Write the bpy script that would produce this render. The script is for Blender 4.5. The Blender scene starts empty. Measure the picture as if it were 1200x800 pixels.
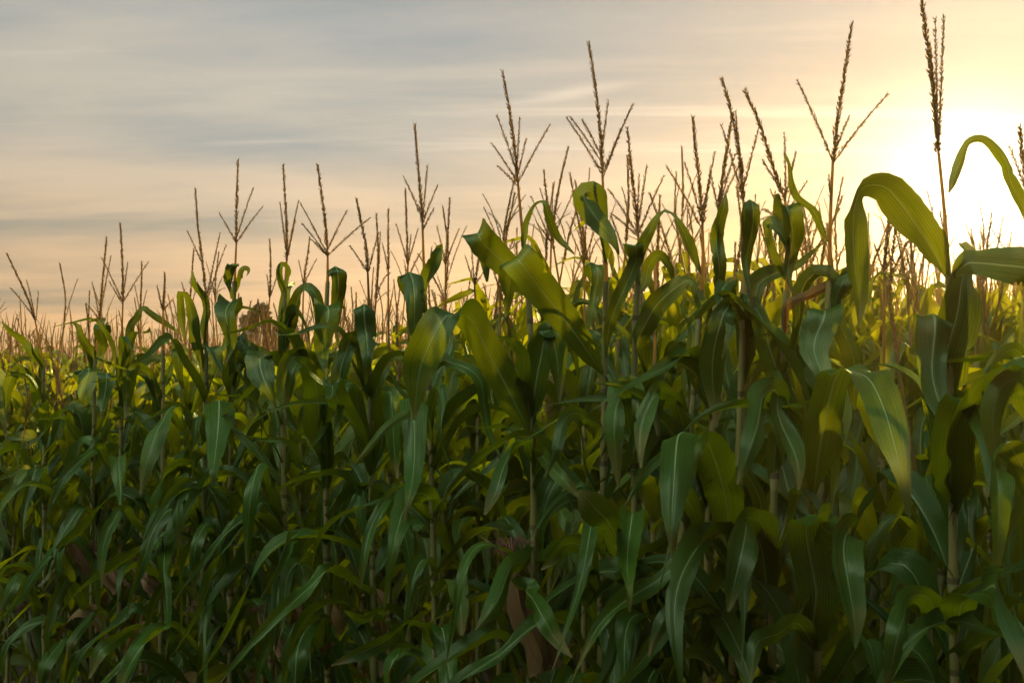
import bpy, math, random
import numpy as np
from mathutils import Vector, Matrix

random.seed(7)
SC = bpy.context.scene
COL = SC.collection
R = math.radians
V = Vector

# ------------------------------------------------------------------ camera
CAM_H = 1.88
F_PX = 1287.0                     # focal length in pixels of the 1200 px wide photograph
PITCH = math.atan(28 / F_PX)
cam_d = bpy.data.cameras.new('camera')
cam = bpy.data.objects.new('camera', cam_d)
COL.objects.link(cam)
cam.location = (0, 0, CAM_H)
cam.rotation_euler = (R(90) + PITCH, 0, 0)
cam_d.sensor_width = 36
cam_d.lens = 36 * F_PX / 1200
cam_d.clip_end = 2000
cam_d.clip_start = 0.05
cam_d.dof.use_dof = True
cam_d.dof.focus_distance = 3.6
cam_d.dof.aperture_fstop = 14
SC.camera = cam
CP, SP = math.cos(PITCH), math.sin(PITCH)


def ray(px, py):
    a, b = (px - 600) / F_PX, -(py - 400) / F_PX
    return V((a, CP - b * SP, SP + b * CP))


def at(px, py, Y):
    d = ray(px, py)
    return V((0, 0, CAM_H)) + d * (Y / d.y)


def px_of(p):
    q = V(p) - V((0, 0, CAM_H))
    y = q.y * CP + q.z * SP
    z = -q.y * SP + q.z * CP
    return 600 + F_PX * q.x / y, 400 - F_PX * z / y


SUN_PX = (1140, 236)
SUN_DIR = ray(*SUN_PX).normalized()
SUN_EL = math.asin(SUN_DIR.z)
SUN_AZ = math.atan2(SUN_DIR.x, SUN_DIR.y)


# ------------------------------------------------------------------ mesh helpers
class MB:
    def __init__(s):
        s.v, s.f, s.uv, s.m = [], [], [], []

    def quad_grid(s, rows, uvs=None, mi=0):
        """rows: list of equal-length lists of points"""
        b = len(s.v)
        n = len(rows[0])
        for r in rows:
            s.v.extend([tuple(p) for p in r])
        for i in range(len(rows) - 1):
            for j in range(n - 1):
                q = (b + i * n + j, b + i * n + j + 1, b + (i + 1) * n + j + 1, b + (i + 1) * n + j)
                s.f.append(q)
                s.m.append(mi)
                if uvs:
                    s.uv.append([uvs[i][j], uvs[i][j + 1], uvs[i + 1][j + 1], uvs[i + 1][j]])
                else:
                    s.uv.append([(0.3, 0.5)] * 4)

    def tube(s, pts, radii, n=6, mi=0, cap=True):
        pts = [V(p) for p in pts]
        rows = []
        ref = V((1, 0, 0))
        for i, p in enumerate(pts):
            t = (pts[min(i + 1, len(pts) - 1)] - pts[max(i - 1, 0)]).normalized()
            a = ref - t * ref.dot(t)
            if a.length < 1e-3:
                a = V((0, 1, 0)) - t * t.y
            a.normalize()
            ref = a
            b = t.cross(a)
            r = radii[i] if hasattr(radii, '__len__') else radii
            rows.append([p + (a * math.cos(k * 2 * math.pi / n) + b * math.sin(k * 2 * math.pi / n)) * r for k in range(n + 1)])
        s.quad_grid(rows, mi=mi)
        if cap:
            bi = len(s.v)
            s.v.extend([tuple(q) for q in rows[-1][:n]])
            s.f.append(tuple(range(bi, bi + n)))
            s.m.append(mi)
            s.uv.append([(0.3, 0.5)] * n)

    def spikelet(s, c, d, L, w, mi=0):
        """a slim four-sided pod"""
        d = V(d).normalized()
        a = d.orthogonal().normalized()
        b = d.cross(a)
        i = len(s.v)
        m = V(c) + d * L * 0.42
        s.v.extend([tuple(c), tuple(m + a * w), tuple(m + b * w), tuple(m - a * w), tuple(m - b * w), tuple(V(c) + d * L)])
        for k in range(4):
            s.f.append((i, i + 1 + (k + 1) % 4, i + 1 + k))
            s.f.append((i + 5, i + 1 + k, i + 1 + (k + 1) % 4))
            s.m += [mi, mi]
            s.uv += [[(0.3, 0.5)] * 3] * 2

    def mesh(s, name, mats, smooth=True):
        me = bpy.data.meshes.new(name)
        me.from_pydata(s.v, [], s.f)
        uvl = me.uv_layers.new(name='UVMap')
        flat = [c for f in s.uv for uv in f for c in uv]
        uvl.data.foreach_set('uv', flat)
        for m in mats:
            me.materials.append(m)
        me.polygons.foreach_set('material_index', s.m)
        me.polygons.foreach_set('use_smooth', [smooth] * len(s.f))
        me.update()
        return me


def link(name, data, parent=None):
    o = bpy.data.objects.new(name, data)
    COL.objects.link(o)
    if parent is not None:
        o.parent = parent
    return o


def tag(o, label=None, cat=None, group=None, kind=None):
    for k, v in (('label', label), ('category', cat), ('group', group), ('kind', kind)):
        if v:
            o[k] = v
    return o


# ------------------------------------------------------------------ materials
def new_mat(name):
    m = bpy.data.materials.new(name)
    m.use_nodes = True
    nt = m.node_tree
    nt.nodes.clear()
    return m, nt, nt.nodes, nt.links


def N(nt, t, **kw):
    n = nt.nodes.new(t)
    for k, v in kw.items():
        if k.startswith('i_'):
            n.inputs[k[2:].replace('_', ' ')].default_value = v
        else:
            setattr(n, k, v)
    return n


def math_n(nt, op, a, b=None, c=None, clamp=False):
    n = nt.nodes.new('ShaderNodeMath')
    n.operation = op
    n.use_clamp = clamp
    for i, x in enumerate((a, b, c)):
        if x is None:
            continue
        if hasattr(x, 'is_linked') or hasattr(x, 'links'):
            nt.links.new(x, n.inputs[i])
        else:
            n.inputs[i].default_value = x
    return n.outputs[0]


def mix_c(nt, fac, a, b, blend='MIX'):
    n = nt.nodes.new('ShaderNodeMix')
    n.data_type = 'RGBA'
    n.blend_type = blend
    n.clamp_factor = True
    for i, x in ((0, fac), (6, a), (7, b)):
        if hasattr(x, 'links'):
            nt.links.new(x, n.inputs[i])
        elif i == 0:
            n.inputs[i].default_value = x
        else:
            n.inputs[i].default_value = (*x, 1) if len(x) == 3 else x
    return n.outputs[2]


def stalk_material():
    m = simple_mat('corn_stalk', (0.10, 0.12, 0.03), (0.30, 0.24, 0.07), scale=7, rough=0.5, stretch=(6, 6, 1))
    nt = m.node_tree
    p = next(n for n in nt.nodes if n.type == 'BSDF_PRINCIPLED')
    src = p.inputs['Base Color'].links[0].from_socket
    tc = N(nt, 'ShaderNodeTexCoord')
    sp = N(nt, 'ShaderNodeSeparateXYZ')
    nt.links.new(tc.outputs['Object'], sp.inputs[0])
    fr = math_n(nt, 'FRACT', math_n(nt, 'DIVIDE', sp.outputs[2], .165))
    ring = math_n(nt, 'LESS_THAN', fr, .07)
    pale = math_n(nt, 'GREATER_THAN', fr, .86)
    c = mix_c(nt, math_n(nt, 'MULTIPLY', ring, .7), src, (0.05, 0.035, 0.016))
    c = mix_c(nt, math_n(nt, 'MULTIPLY', pale, .45), c, (0.26, 0.25, 0.10))
    nt.links.new(c, p.inputs['Base Color'])
    return m


def leaf_material(name, base_a, base_b, trans, rough=0.4, tfac=0.4, dry=0.0):
    m, nt, nodes, links = new_mat(name)
    uv = N(nt, 'ShaderNodeUVMap', uv_map='UVMap')
    sep = N(nt, 'ShaderNodeSeparateXYZ')
    links.new(uv.outputs[0], sep.inputs[0])
    u, s = sep.outputs[0], sep.outputs[1]
    info = N(nt, 'ShaderNodeObjectInfo')
    geo = N(nt, 'ShaderNodeNewGeometry')
    tc = N(nt, 'ShaderNodeTexCoord')
    # along-the-blade streaks: noise strongly stretched down the length
    comb = N(nt, 'ShaderNodeCombineXYZ')
    links.new(math_n(nt, 'MULTIPLY', u, 26.0), comb.inputs[0])
    links.new(math_n(nt, 'MULTIPLY', s, 1.6), comb.inputs[1])
    links.new(math_n(nt, 'MULTIPLY', info.outputs['Random'], 40.0), comb.inputs[2])
    streak = N(nt, 'ShaderNodeTexNoise', i_Scale=1.0, i_Detail=2.0)
    links.new(comb.outputs[0], streak.inputs['Vector'])
    blot = N(nt, 'ShaderNodeTexNoise', i_Scale=9.0, i_Detail=4.0)
    links.new(tc.outputs['Object'], blot.inputs['Vector'])
    f = math_n(nt, 'MULTIPLY_ADD', streak.outputs[0], 0.9, -0.25)
    f = math_n(nt, 'MULTIPLY_ADD', blot.outputs[0], 0.55, f)
    f = math_n(nt, 'MULTIPLY_ADD', info.outputs['Random'], 0.5, f)
    f = math_n(nt, 'SUBTRACT', f, 0.25, clamp=True)
    col = mix_c(nt, f, base_a, base_b)
    old = math_n(nt, 'MULTIPLY', math_n(nt, 'SUBTRACT', info.outputs['Random'], .90, clamp=True), 7.0, clamp=True)
    col = mix_c(nt, math_n(nt, 'MULTIPLY', old, blot.outputs[0]), col, (0.16, 0.15, 0.035))
    wave_v = math_n(nt, 'SINE', math_n(nt, 'MULTIPLY', u, 46.0))
    vein = math_n(nt, 'MULTIPLY_ADD', wave_v, 0.20, 0.92)
    vg = N(nt, 'ShaderNodeCombineColor')
    for i in range(3):
        links.new(vein, vg.inputs[i])
    col = mix_c(nt, 1.0, col, vg.outputs[0], 'MULTIPLY')
    # dry tips and margins
    tipn = math_n(nt, 'MULTIPLY_ADD', blot.outputs[0], 0.5, s)
    tipf = math_n(nt, 'MULTIPLY', math_n(nt, 'SUBTRACT', tipn, 1.12, clamp=True), 5.0, clamp=True)
    col = mix_c(nt, math_n(nt, 'MULTIPLY', tipf, min(1, 0.75 + dry)), col, (0.20, 0.13, 0.05))
    # brown specks and feeding marks
    spn = N(nt, 'ShaderNodeTexNoise', i_Scale=70.0, i_Detail=1.0)
    links.new(tc.outputs['Object'], spn.inputs['Vector'])
    spk = math_n(nt, 'MULTIPLY', math_n(nt, 'SUBTRACT', math_n(nt, 'MULTIPLY_ADD', blot.outputs[0], .35, spn.outputs[0]), .90, clamp=True), 14.0, clamp=True)
    col = mix_c(nt, math_n(nt, 'MULTIPLY', spk, .7), col, (0.10, 0.065, 0.03))
    # pale midrib
    au = math_n(nt, 'ABSOLUTE', u)
    ribw = math_n(nt, 'MULTIPLY_ADD', s, -0.05, 0.072)
    rib = math_n(nt, 'LESS_THAN', au, ribw)
    rib = math_n(nt, 'MULTIPLY', rib, 0.9)
    col2 = mix_c(nt, rib, col, (0.17, 0.25, 0.10))
    # fine parallel veins as bump
    wave = math_n(nt, 'SINE', math_n(nt, 'MULTIPLY', u, 95.0))
    h = math_n(nt, 'MULTIPLY_ADD', rib, 3.0, wave)
    h = math_n(nt, 'MULTIPLY_ADD', streak.outputs[0], 2.5, h)
    h = math_n(nt, 'MULTIPLY_ADD', blot.outputs[0], 9.0, h)
    bump = N(nt, 'ShaderNodeBump', i_Strength=0.4, i_Distance=0.0010)
    links.new(h, bump.inputs['Height'])
    p = N(nt, 'ShaderNodeBsdfPrincipled')
    links.new(col2, p.inputs['Base Color'])
    links.new(math_n(nt, 'MULTIPLY_ADD', streak.outputs[0], 0.25, rough - 0.06), p.inputs['Roughness'])
    p.inputs['Specular IOR Level'].default_value = 0.30
    links.new(bump.outputs[0], p.inputs['Normal'])
    p.inputs['Specular IOR Level'].default_value = 0.0
    gl = N(nt, 'ShaderNodeBsdfGlossy')
    gl.inputs['Color'].default_value = (.82, 1, .62, 1)
    links.new(math_n(nt, 'MULTIPLY_ADD', streak.outputs[0], 0.24, rough - 0.22), gl.inputs['Roughness'])
    links.new(bump.outputs[0], gl.inputs['Normal'])
    lw = N(nt, 'ShaderNodeLayerWeight', i_Blend=.25)
    links.new(bump.outputs[0], lw.inputs['Normal'])
    gm = N(nt, 'ShaderNodeMixShader')
    links.new(math_n(nt, 'MULTIPLY_ADD', lw.outputs['Facing'], .11, .020), gm.inputs[0])
    links.new(p.outputs[0], gm.inputs[1])
    links.new(gl.outputs[0], gm.inputs[2])
    t = N(nt, 'ShaderNodeBsdfTranslucent')
    tcol = mix_c(nt, f, trans, tuple(min(1, c * k) for c, k in zip(trans, (1.35, 1.2, 1.0))))
    thick = N(nt, 'ShaderNodeTexNoise', i_Scale=3.2, i_Detail=2.0)
    links.new(tc.outputs['Object'], thick.inputs['Vector'])
    tk = math_n(nt, 'MULTIPLY_ADD', thick.outputs[0], 3.0, -.78)
    tk = math_n(nt, 'MINIMUM', math_n(nt, 'MAXIMUM', tk, .22), 1.25)
    tks = N(nt, 'ShaderNodeVectorMath', operation='SCALE')
    links.new(tcol, tks.inputs[0])
    links.new(tk, tks.inputs['Scale'])
    tcol = tks.outputs[0]
    vt = N(nt, 'ShaderNodeVectorMath', operation='SCALE')
    links.new(tcol, vt.inputs[0])
    links.new(math_n(nt, 'MULTIPLY_ADD', wave_v, .22, .95), vt.inputs['Scale'])
    tcol = vt.outputs[0]
    tcol = mix_c(nt, math_n(nt, 'MULTIPLY', rib, 0.6), tcol, (0.20, 0.22, 0.05))
    links.new(tcol, t.inputs['Color'])
    links.new(bump.outputs[0], t.inputs['Normal'])
    mx = N(nt, 'ShaderNodeMixShader')
    mx.inputs[0].default_value = tfac
    links.new(gm.outputs[0], mx.inputs[1])
    links.new(t.outputs[0], mx.inputs[2])
    out = N(nt, 'ShaderNodeOutputMaterial')
    links.new(mx.outputs[0], out.inputs['Surface'])
    return m


def simple_mat(name, a, b, scale=20.0, rough=0.6, trans=None, tfac=0.25, stretch=None, rnd=0.3):
    m, nt, nodes, links = new_mat(name)
    tc = N(nt, 'ShaderNodeTexCoord')
    info = N(nt, 'ShaderNodeObjectInfo')
    vec = tc.outputs['Object']
    if stretch:
        mp = N(nt, 'ShaderNodeMapping')
        mp.inputs['Scale'].default_value = stretch
        links.new(vec, mp.inputs[0])
        vec = mp.outputs[0]
    n = N(nt, 'ShaderNodeTexNoise', i_Scale=scale, i_Detail=5.0)
    links.new(vec, n.inputs['Vector'])
    f = math_n(nt, 'MULTIPLY_ADD', n.outputs[0], 1.8, -0.4 - rnd / 2)
    f = math_n(nt, 'MULTIPLY_ADD', info.outputs['Random'], rnd, f, clamp=True)
    col = mix_c(nt, f, a, b)
    p = N(nt, 'ShaderNodeBsdfPrincipled')
    p.inputs['Roughness'].default_value = rough
    links.new(col, p.inputs['Base Color'])
    sh = p.outputs[0]
    if trans:
        t = N(nt, 'ShaderNodeBsdfTranslucent')
        t.inputs['Color'].default_value = (*trans, 1)
        mx = N(nt, 'ShaderNodeMixShader')
        mx.inputs[0].default_value = tfac
        links.new(sh, mx.inputs[1])
        links.new(t.outputs[0], mx.inputs[2])
        sh = mx.outputs[0]
    out = N(nt, 'ShaderNodeOutputMaterial')
    links.new(sh, out.inputs['Surface'])
    return m


M_LEAF_SHADED = leaf_material('corn_leaf_shaded', (0.007, 0.026, 0.003), (0.042, 0.105, 0.008), (0.33, 0.42, 0.002), rough=0.41, tfac=0.21)  # translucency cut so the front blades look shaded
M_LEAF_SUNLIT = leaf_material('corn_leaf_sunlit', (0.007, 0.024, 0.003), (0.040, 0.098, 0.008), (0.58, 0.60, 0.002), rough=0.43, tfac=0.40)  # same leaf, translucency raised and yellowed to look sunlit in the rear rows
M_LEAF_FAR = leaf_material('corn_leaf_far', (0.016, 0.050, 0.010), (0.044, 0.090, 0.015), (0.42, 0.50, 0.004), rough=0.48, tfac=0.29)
M_DRY = leaf_material('dry_leaf', (0.13, 0.070, 0.022), (0.22, 0.12, 0.04), (0.42, 0.20, 0.04), rough=0.6, tfac=0.3, dry=0.3)
M_STALK = stalk_material()
M_TASSEL = simple_mat('corn_tassel', (0.065, 0.045, 0.018), (0.18, 0.125, 0.046), scale=40, rough=0.7, trans=(0.80, 0.56, 0.12), tfac=0.38)
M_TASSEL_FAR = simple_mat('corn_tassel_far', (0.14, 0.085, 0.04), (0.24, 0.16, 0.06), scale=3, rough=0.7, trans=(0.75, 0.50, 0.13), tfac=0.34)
M_HUSK = simple_mat('ear_husk', (0.05, 0.075, 0.02), (0.12, 0.12, 0.04), scale=14, rough=0.55, trans=(0.25, 0.25, 0.05), tfac=0.2, stretch=(5, 5, 1))
M_HUSKDRY = simple_mat('dry_husk', (0.12, 0.055, 0.022), (0.20, 0.13, 0.04), scale=16, rough=0.6, trans=(0.3, 0.2, 0.05), tfac=0.2, stretch=(5, 5, 1))
M_SILK = simple_mat('ear_silk', (0.07, 0.022, 0.012), (0.17, 0.06, 0.03), scale=30, rough=0.7)


# ------------------------------------------------------------------ leaf geometry
TENS = 0.40


def catmull(pts, n):
    """resample a list of equal-length tuples to n samples, uniform in chord length of the first three"""
    P = [np.array(p, float) for p in pts]
    P = [2 * P[0] - P[1]] + P + [2 * P[-1] - P[-2]]
    out = []
    for i in range(1, len(P) - 2):
        for k in range(16):
            t = k / 16
            a, b, c, d = P[i - 1], P[i], P[i + 1], P[i + 2]
            m0, m1 = (c - a) * TENS, (d - b) * TENS
            out.append((2 * t ** 3 - 3 * t * t + 1) * b + (t ** 3 - 2 * t * t + t) * m0 + (3 * t * t - 2 * t ** 3) * c + (t ** 3 - t * t) * m1)
    out.append(P[-2])
    out = np.array(out)
    L = np.concatenate([[0], np.cumsum(np.linalg.norm(np.diff(out[:, :3], axis=0), axis=1))])
    ts = np.linspace(0, L[-1], n)
    return np.stack([np.interp(ts, L, out[:, j]) for j in range(out.shape[1])], 1), L[-1]


def build_leaf(mb, C, B, W, rng, fold=0.28, ruffle=0.010, cols=7, freq=None, mi=0, curl=0.0):
    """C spine points, B width directions, W half widths; a V-folded ribbon with ruffled margins"""
    n = len(C)
    C = [V(c) for c in C]
    L = sum((C[i + 1] - C[i]).length for i in range(n - 1))
    k1 = (freq or rng.uniform(7, 15)) * L / 0.7
    ph = [rng.uniform(0, 6.28), rng.uniform(0, 6.28)]
    k2 = k1 * rng.uniform(1.7, 2.3)
    us = [-1 + 2 * j / (cols - 1) for j in range(cols)]
    rag = [[1.0] * n, [1.0] * n]
    for sd in (0, 1):
        x = 0.0
        for i in range(n):
            x = .6 * x + rng.gauss(0, .028)
            rag[sd][i] = 1 + x
        for _ in range(rng.choice([0, 0, 1, 2])):      # a nick or tear in the margin
            i = rng.randrange(n // 5, n)
            rag[sd][i] *= rng.uniform(.62, .85)
    sw = [(rng.uniform(.003, .010), rng.uniform(5, 12), rng.uniform(0, 6.28)) for _ in range(2)]
    rows, uvs = [], []
    for i in range(n):
        s = i / (n - 1)
        t = (C[min(i + 1, n - 1)] - C[max(i - 1, 0)])
        if t.length < 1e-9:
            t = V((0, 0, 1))
        t.normalize()
        b = V(B[i])
        b = b - t * b.dot(t)
        if b.length < 1e-6:
            b = t.orthogonal()
        b.normalize()
        nn = t.cross(b)
        w = max(W[i], 0.0006)
        fo = fold * (1.0 - 0.35 * min(1, s / 0.5)) + math.copysign(1.0, fold) * max(0, 1 - s / 0.10)
        env = math.sin(math.pi * min(1, s * 1.05) ** 0.8) * min(1, w / 0.028)
        row, ur = [], []
        sway = (b * (sw[0][0] * math.sin(sw[0][1] * s + sw[0][2])) + nn * (1.6 * sw[1][0] * math.sin(sw[1][1] * s + sw[1][2]))) * min(1, 2.5 * s)
        for u in us:
            side = 0 if u < 0 else 1
            a = abs(u)
            z = fo * w * a ** 0.9 - fo * w * 0.35
            rf = ruffle * env * a ** 2 * (math.sin(k1 * s * 6.28 / 6 + ph[side]) + 0.45 * math.sin(k2 * s * 6.28 / 6 + 2 * ph[side]))
            z += rf - curl * w * a ** 3
            ww = w * (rag[side][i] if a > .9 else 1 + (rag[side][i] - 1) * .3)
            row.append(C[i] + b * (u * ww * (1 - 0.18 * abs(fo) * a)) + nn * z + sway)
            ur.append((u, s))
        rows.append(row)
        uvs.append(ur)
    mb.quad_grid(rows, uvs, mi)


def leaf_profile(s, W):
    up = 0.42 + 0.58 * min(1, s / 0.32) ** 0.7
    if s < 0.32:
        return W * up
    q = (s - 0.32) / 0.68
    return W * max(0.0, (1 - q ** 1.45)) ** 1.12


def random_leaf(mb, base, az, L, Wd, a0, rng, n=26, cols=7, kink=None, droop=None, mi=0, ruffle=0.017):
    """arching blade: leaves the stalk at a0 from the vertical, bends over (kink = where, how sharply), hangs"""
    if kink is None:
        kink = (rng.uniform(0.30, 0.55), rng.uniform(0.05, 0.22))
    end = droop if droop is not None else rng.uniform(2.2, 3.0)
    side = rng.uniform(-0.8, 0.8)
    tw_end = rng.choice([-1, 1]) * rng.uniform(.2, 2.6)
    wob = [(rng.uniform(.05, .22), rng.uniform(4, 11), rng.uniform(0, 6.28)) for _ in range(2)]
    pos = V(base)
    C, B, W = [], [], []
    for i in range(n):
        s = i / (n - 1)
        x = (s - kink[0]) / kink[1]
        sig = 1 / (1 + math.exp(-max(-30, min(30, x * 2.2))))
        th = a0 + 0.35 * s + (end - a0 - 0.35) * sig
        th = min(th, 3.05)
        a = az + side * s * s + wob[0][0] * s * math.sin(wob[0][1] * s + wob[0][2])
        th = min(3.08, th + wob[1][0] * s * math.sin(wob[1][1] * s + wob[1][2]))
        d = V((math.sin(th) * math.cos(a), math.sin(th) * math.sin(a), math.cos(th)))
        C.append(pos.copy())
        bb = V((-math.sin(a), math.cos(a), 0))
        tw = tw_end * max(0, s - 0.12) ** 1.25
        nrm = d.cross(bb)
        B.append(bb * math.cos(tw) + nrm * math.sin(tw))
        W.append(leaf_profile(s, Wd))
        pos = pos + d * (L / (n - 1))
    build_leaf(mb, C, B, W, rng, cols=cols, mi=mi, ruffle=ruffle, fold=rng.uniform(0.35, 0.85))


def stroke_leaf(mb, pts, rng, Y, flat=None, tilt=0.45, lean=1.0, n=46, dd=None, ruffle=0.013, fold=None, mi=0):
    """leaf whose spine and visible widths are known: pts = (px, py, depth offset, visible width in px)"""
    low = sum(p[1] for p in pts) / len(pts) > 470
    if low:
        pts = [(p[0], p[1], p[2] * 3.6, p[3] * .88) for p in pts]
    q = [(*at(p[0], p[1], Y + p[2]), p[3] / F_PX * (Y + p[2]) / 2) for p in pts]
    S, L = catmull(q, n)
    C = [V(x[:3]) for x in S]
    vis = np.maximum(S[:, 3], 0.0006)
    wmax = vis.max() / math.cos(tilt)
    W, B = [], []
    prev = None
    twist = rng.uniform(-1, 1)
    fdir = None
    if flat is not None:
        f0, f1 = flat if isinstance(flat, tuple) else (flat, flat)
        fdir = []
        for i in range(n):
            k = min(1, max(0, (i / (n - 1) - .25) / .45))
            k = k * k * (3 - 2 * k)
            a = R(f0 + (f1 - f0) * k)
            fdir.append(V((math.cos(a), 0, math.sin(a))))
    tans = []
    for i in range(n):
        t = C[min(i + 1, n - 1)] - C[max(i - 1, 0)]
        tans.append(t.normalized())
    for i in range(n):
        s = i / (n - 1)
        if fdir is not None:
            tw = .35 * twist * (s - .3)
            B.append(fdir[i] + V((0, 1, 0)) * tw)
            W.append(vis[i] * 1.06)
            continue
        # smooth image-plane perpendicular
        lo, hi = max(0, i - 3), min(n - 1, i + 3)
        t = V((0, 0, 0))
        for k in range(lo, hi + 1):
            t += tans[k]
        b = V((-t.z, 0, t.x))
        if b.length < 1e-4:
            b = prev or V((1, 0, 0))
        b.normalize()
        if prev is not None and b.dot(prev) < -0.3:
            b = -b
        prev = b
        prof = leaf_profile(s, wmax)
        real = max(vis[i], min(prof, vis[i] * 3.0))
        c = min(1.0, vis[i] / real)
        sn = math.sqrt(max(0, 1 - c * c)) * lean
        B.append(b * c + V((0, 1, 0)) * sn)
        W.append(real)
    W = [x * min(1, .25 + .75 * (i / (n - 1)) / .13) for i, x in enumerate(W)]
    build_leaf(mb, C, B, W, rng, ruffle=ruffle, fold=fold if fold is not None else rng.choice([-1, 1]) * rng.uniform(.35, .75), mi=mi)


# ------------------------------------------------------------------ tassels
def curve3(a, c, b, n=14):
    return [V(a) * (1 - t) ** 2 + V(c) * 2 * t * (1 - t) + V(b) * t * t for t in [i / (n - 1) for i in range(n)]]


def spiked(mb, pts, r0, L, w, step, rng, tip_taper=0.55, start=0.0, stem=0.0016):
    """a tassel axis clothed with slim pods"""
    S, tot = catmull([tuple(p) for p in pts], 24)
    mb.tube([V(x) for x in S], [stem * (1 - 0.5 * i / 23) for i in range(24)], n=5)
    k = int(tot * (1 - start) / step)
    ang = rng.uniform(0, 6)
    for i in range(k):
        s = start + (1 - start) * (i + rng.uniform(-0.3, 0.3)) / k
        s = min(max(s, 0), 0.995)
        x = s * 23
        j = min(int(x), 22)
        p = V(S[j]).lerp(V(S[j + 1]), x - j)
        t = (V(S[j + 1]) - V(S[j])).normalized()
        a = t.orthogonal().normalized()
        b = t.cross(a)
        for _ in range(2):
            ang += 2.2 + rng.uniform(-0.5, 0.5)
            o = a * math.cos(ang) + b * math.sin(ang)
            tp = 1 - tip_taper * s
            if rng.random() < .10:
                continue
            d = t + o * rng.uniform(0.15, 0.65)
            mb.spikelet(p + o * r0 * 0.25 * tp, d, L * rng.uniform(0.6, 1.3) * (0.6 + 0.4 * tp), w * (0.6 + 0.4 * tp) * rng.uniform(0.8, 1.2))


def tassel_parts(rng, h=None, nb=None, lod=0):
    """(central spike MB, [branch MB]) with the origin at the foot of the peduncle"""
    h = h or rng.uniform(0.25, 0.34)
    nb = nb if nb is not None else rng.choice([1, 2, 3, 4, 5, 6, 8])
    ped = rng.uniform(0.12, 0.34)
    lean = V((rng.uniform(-0.18, 0.18), rng.uniform(-0.18, 0.18), 1)).normalized()
    bend = V((rng.uniform(-0.06, 0.06), rng.uniform(-0.06, 0.06), 0))
    a0 = V((0, 0, 0))
    a1 = lean * ped
    a2 = lean * (ped + h) + bend
    mb = MB()
    mb.tube([a0, a1 * 0.5, a1], [0.0045, 0.0036, 0.003], n=6)
    spiked(mb, [a1, (a1 + a2) / 2 - bend * 0.3, a2], 0.0085, 0.0125, 0.0019, 0.0030, rng, stem=0.0022)
    br = []
    az = rng.uniform(0, 6)
    for i in range(nb):
        az += 2.4 + rng.uniform(-0.6, 0.6)
        o = a1 + lean * rng.uniform(-0.01, 0.10)
        l = rng.uniform(0.08, 0.22)
        sp = R(rng.uniform(14, 46))
        out = V((math.cos(az), math.sin(az), 0))
        ctrl = o + (lean * math.cos(sp * 0.5) + out * math.sin(sp * 0.5)) * l * 0.5
        sp2 = sp * rng.uniform(0.5, 2.1)
        tip = ctrl + (lean * math.cos(sp2) + out * math.sin(sp2)) * l * 0.5
        b = MB()
        spiked(b, curve3(o, ctrl, tip, 6), 0.0050, 0.0105, 0.0013, 0.0042, rng, start=0.14, stem=0.0014)
        br.append(b)
    return mb, br


def stalk_mb(pts, r0=0.0115, r1=0.006):
    S, tot = catmull([tuple(p) for p in pts], max(12, int(1.8 / 0.03)))
    mb = MB()
    rad = []
    for i in range(len(S)):
        s = i / (len(S) - 1)
        d = s * tot
        node = (d % 0.165) / 0.165
        bulge = 0.0034 * math.exp(-((node - 0.04) / 0.05) ** 2) + 0.0012 * (1 - node)
        rad.append(r0 + (r1 - r0) * s + bulge)
    mb.tube([V(x) for x in S], rad, n=9)
    return mb


def ear_parts(rng, dry=False):
    """husk MB and silk MB, along +Z from the origin"""
    L, r = rng.uniform(0.19, 0.24), rng.uniform(0.022, 0.028)
    mb = MB()
    mb.tube([V((0, 0, L * t)) for t in (0, .08, .2, .38, .56, .74, .9, 1.0)],
            [r * k for k in (.45, .72, .92, 1.0, .96, .76, .45, .22)], n=12)
    for k in range(4):      # loose husk leaves wrapped round the ear
        az = k * 1.6 + rng.uniform(-.3, .3)
        out = V((math.cos(az), math.sin(az), 0))
        bb = V((-math.sin(az), math.cos(az), 0))
        l = L * rng.uniform(1.05, 1.3)
        C, B, W = [], [], []
        fl = rng.uniform(0.0, 0.045 if not dry else 0.07)
        for i in range(12):
            s = i / 11
            rr = r * 1.06 * max(.25, math.sin(math.pi * min(1, .15 + .85 * s)) ** .6) + fl * max(0, s - .7) ** 1.3 * 3
            C.append(out * rr + V((0, 0, l * s)))
            B.append(bb)
            W.append(0.021 * (1 - s ** 2.2) + 0.001)
        build_leaf(mb, C, B, W, rng, fold=-0.5, ruffle=0.004, cols=5)
    sk = MB()
    for k in range(26):
        az = rng.uniform(0, 6.28)
        o = V((math.cos(az), math.sin(az), 0))
        c = V((0, 0, L)) + o * 0.006
        l = rng.uniform(0.05, 0.09)
        sk.tube([c, c + o * 0.012 + V((0, 0, l * .5)), c + o * rng.uniform(.025, .06) + V((0, 0, l * rng.uniform(.1, .6)))],
                [.0011, .0011, .0007], n=4)
    return mb, sk


def add_ear(parent, loc, az, lean, rng, dry=False, scale=1.0):
    h, s = ear_parts(rng, dry)
    e = link('ear', h.mesh('ear', [M_HUSKDRY if dry else M_HUSK]), parent)
    e.location = loc
    e.rotation_euler = (0, lean, az)
    e.scale = (scale,) * 3
    link('silk', s.mesh('silk', [M_SILK]), e)
    return e


#@@HERO
# ------------------------------------------------------------------ rows of the field
SLOPE = 0.87                       # the field edge runs Y + SLOPE * X = c
C1 = 2.70
DC = 0.83                          # row spacing along c (0.63 m square to the rows)
UX = V((1, -SLOPE, 0)).normalized()


def edge_Y(px, row=0.0):
    return (C1 + DC * row) / (1 + SLOPE * (px - 600) / F_PX)


HEROES = []
exec_hero = None

# leaf strokes: ([(px, py, depth offset, visible width)...], options)
H = []


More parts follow.
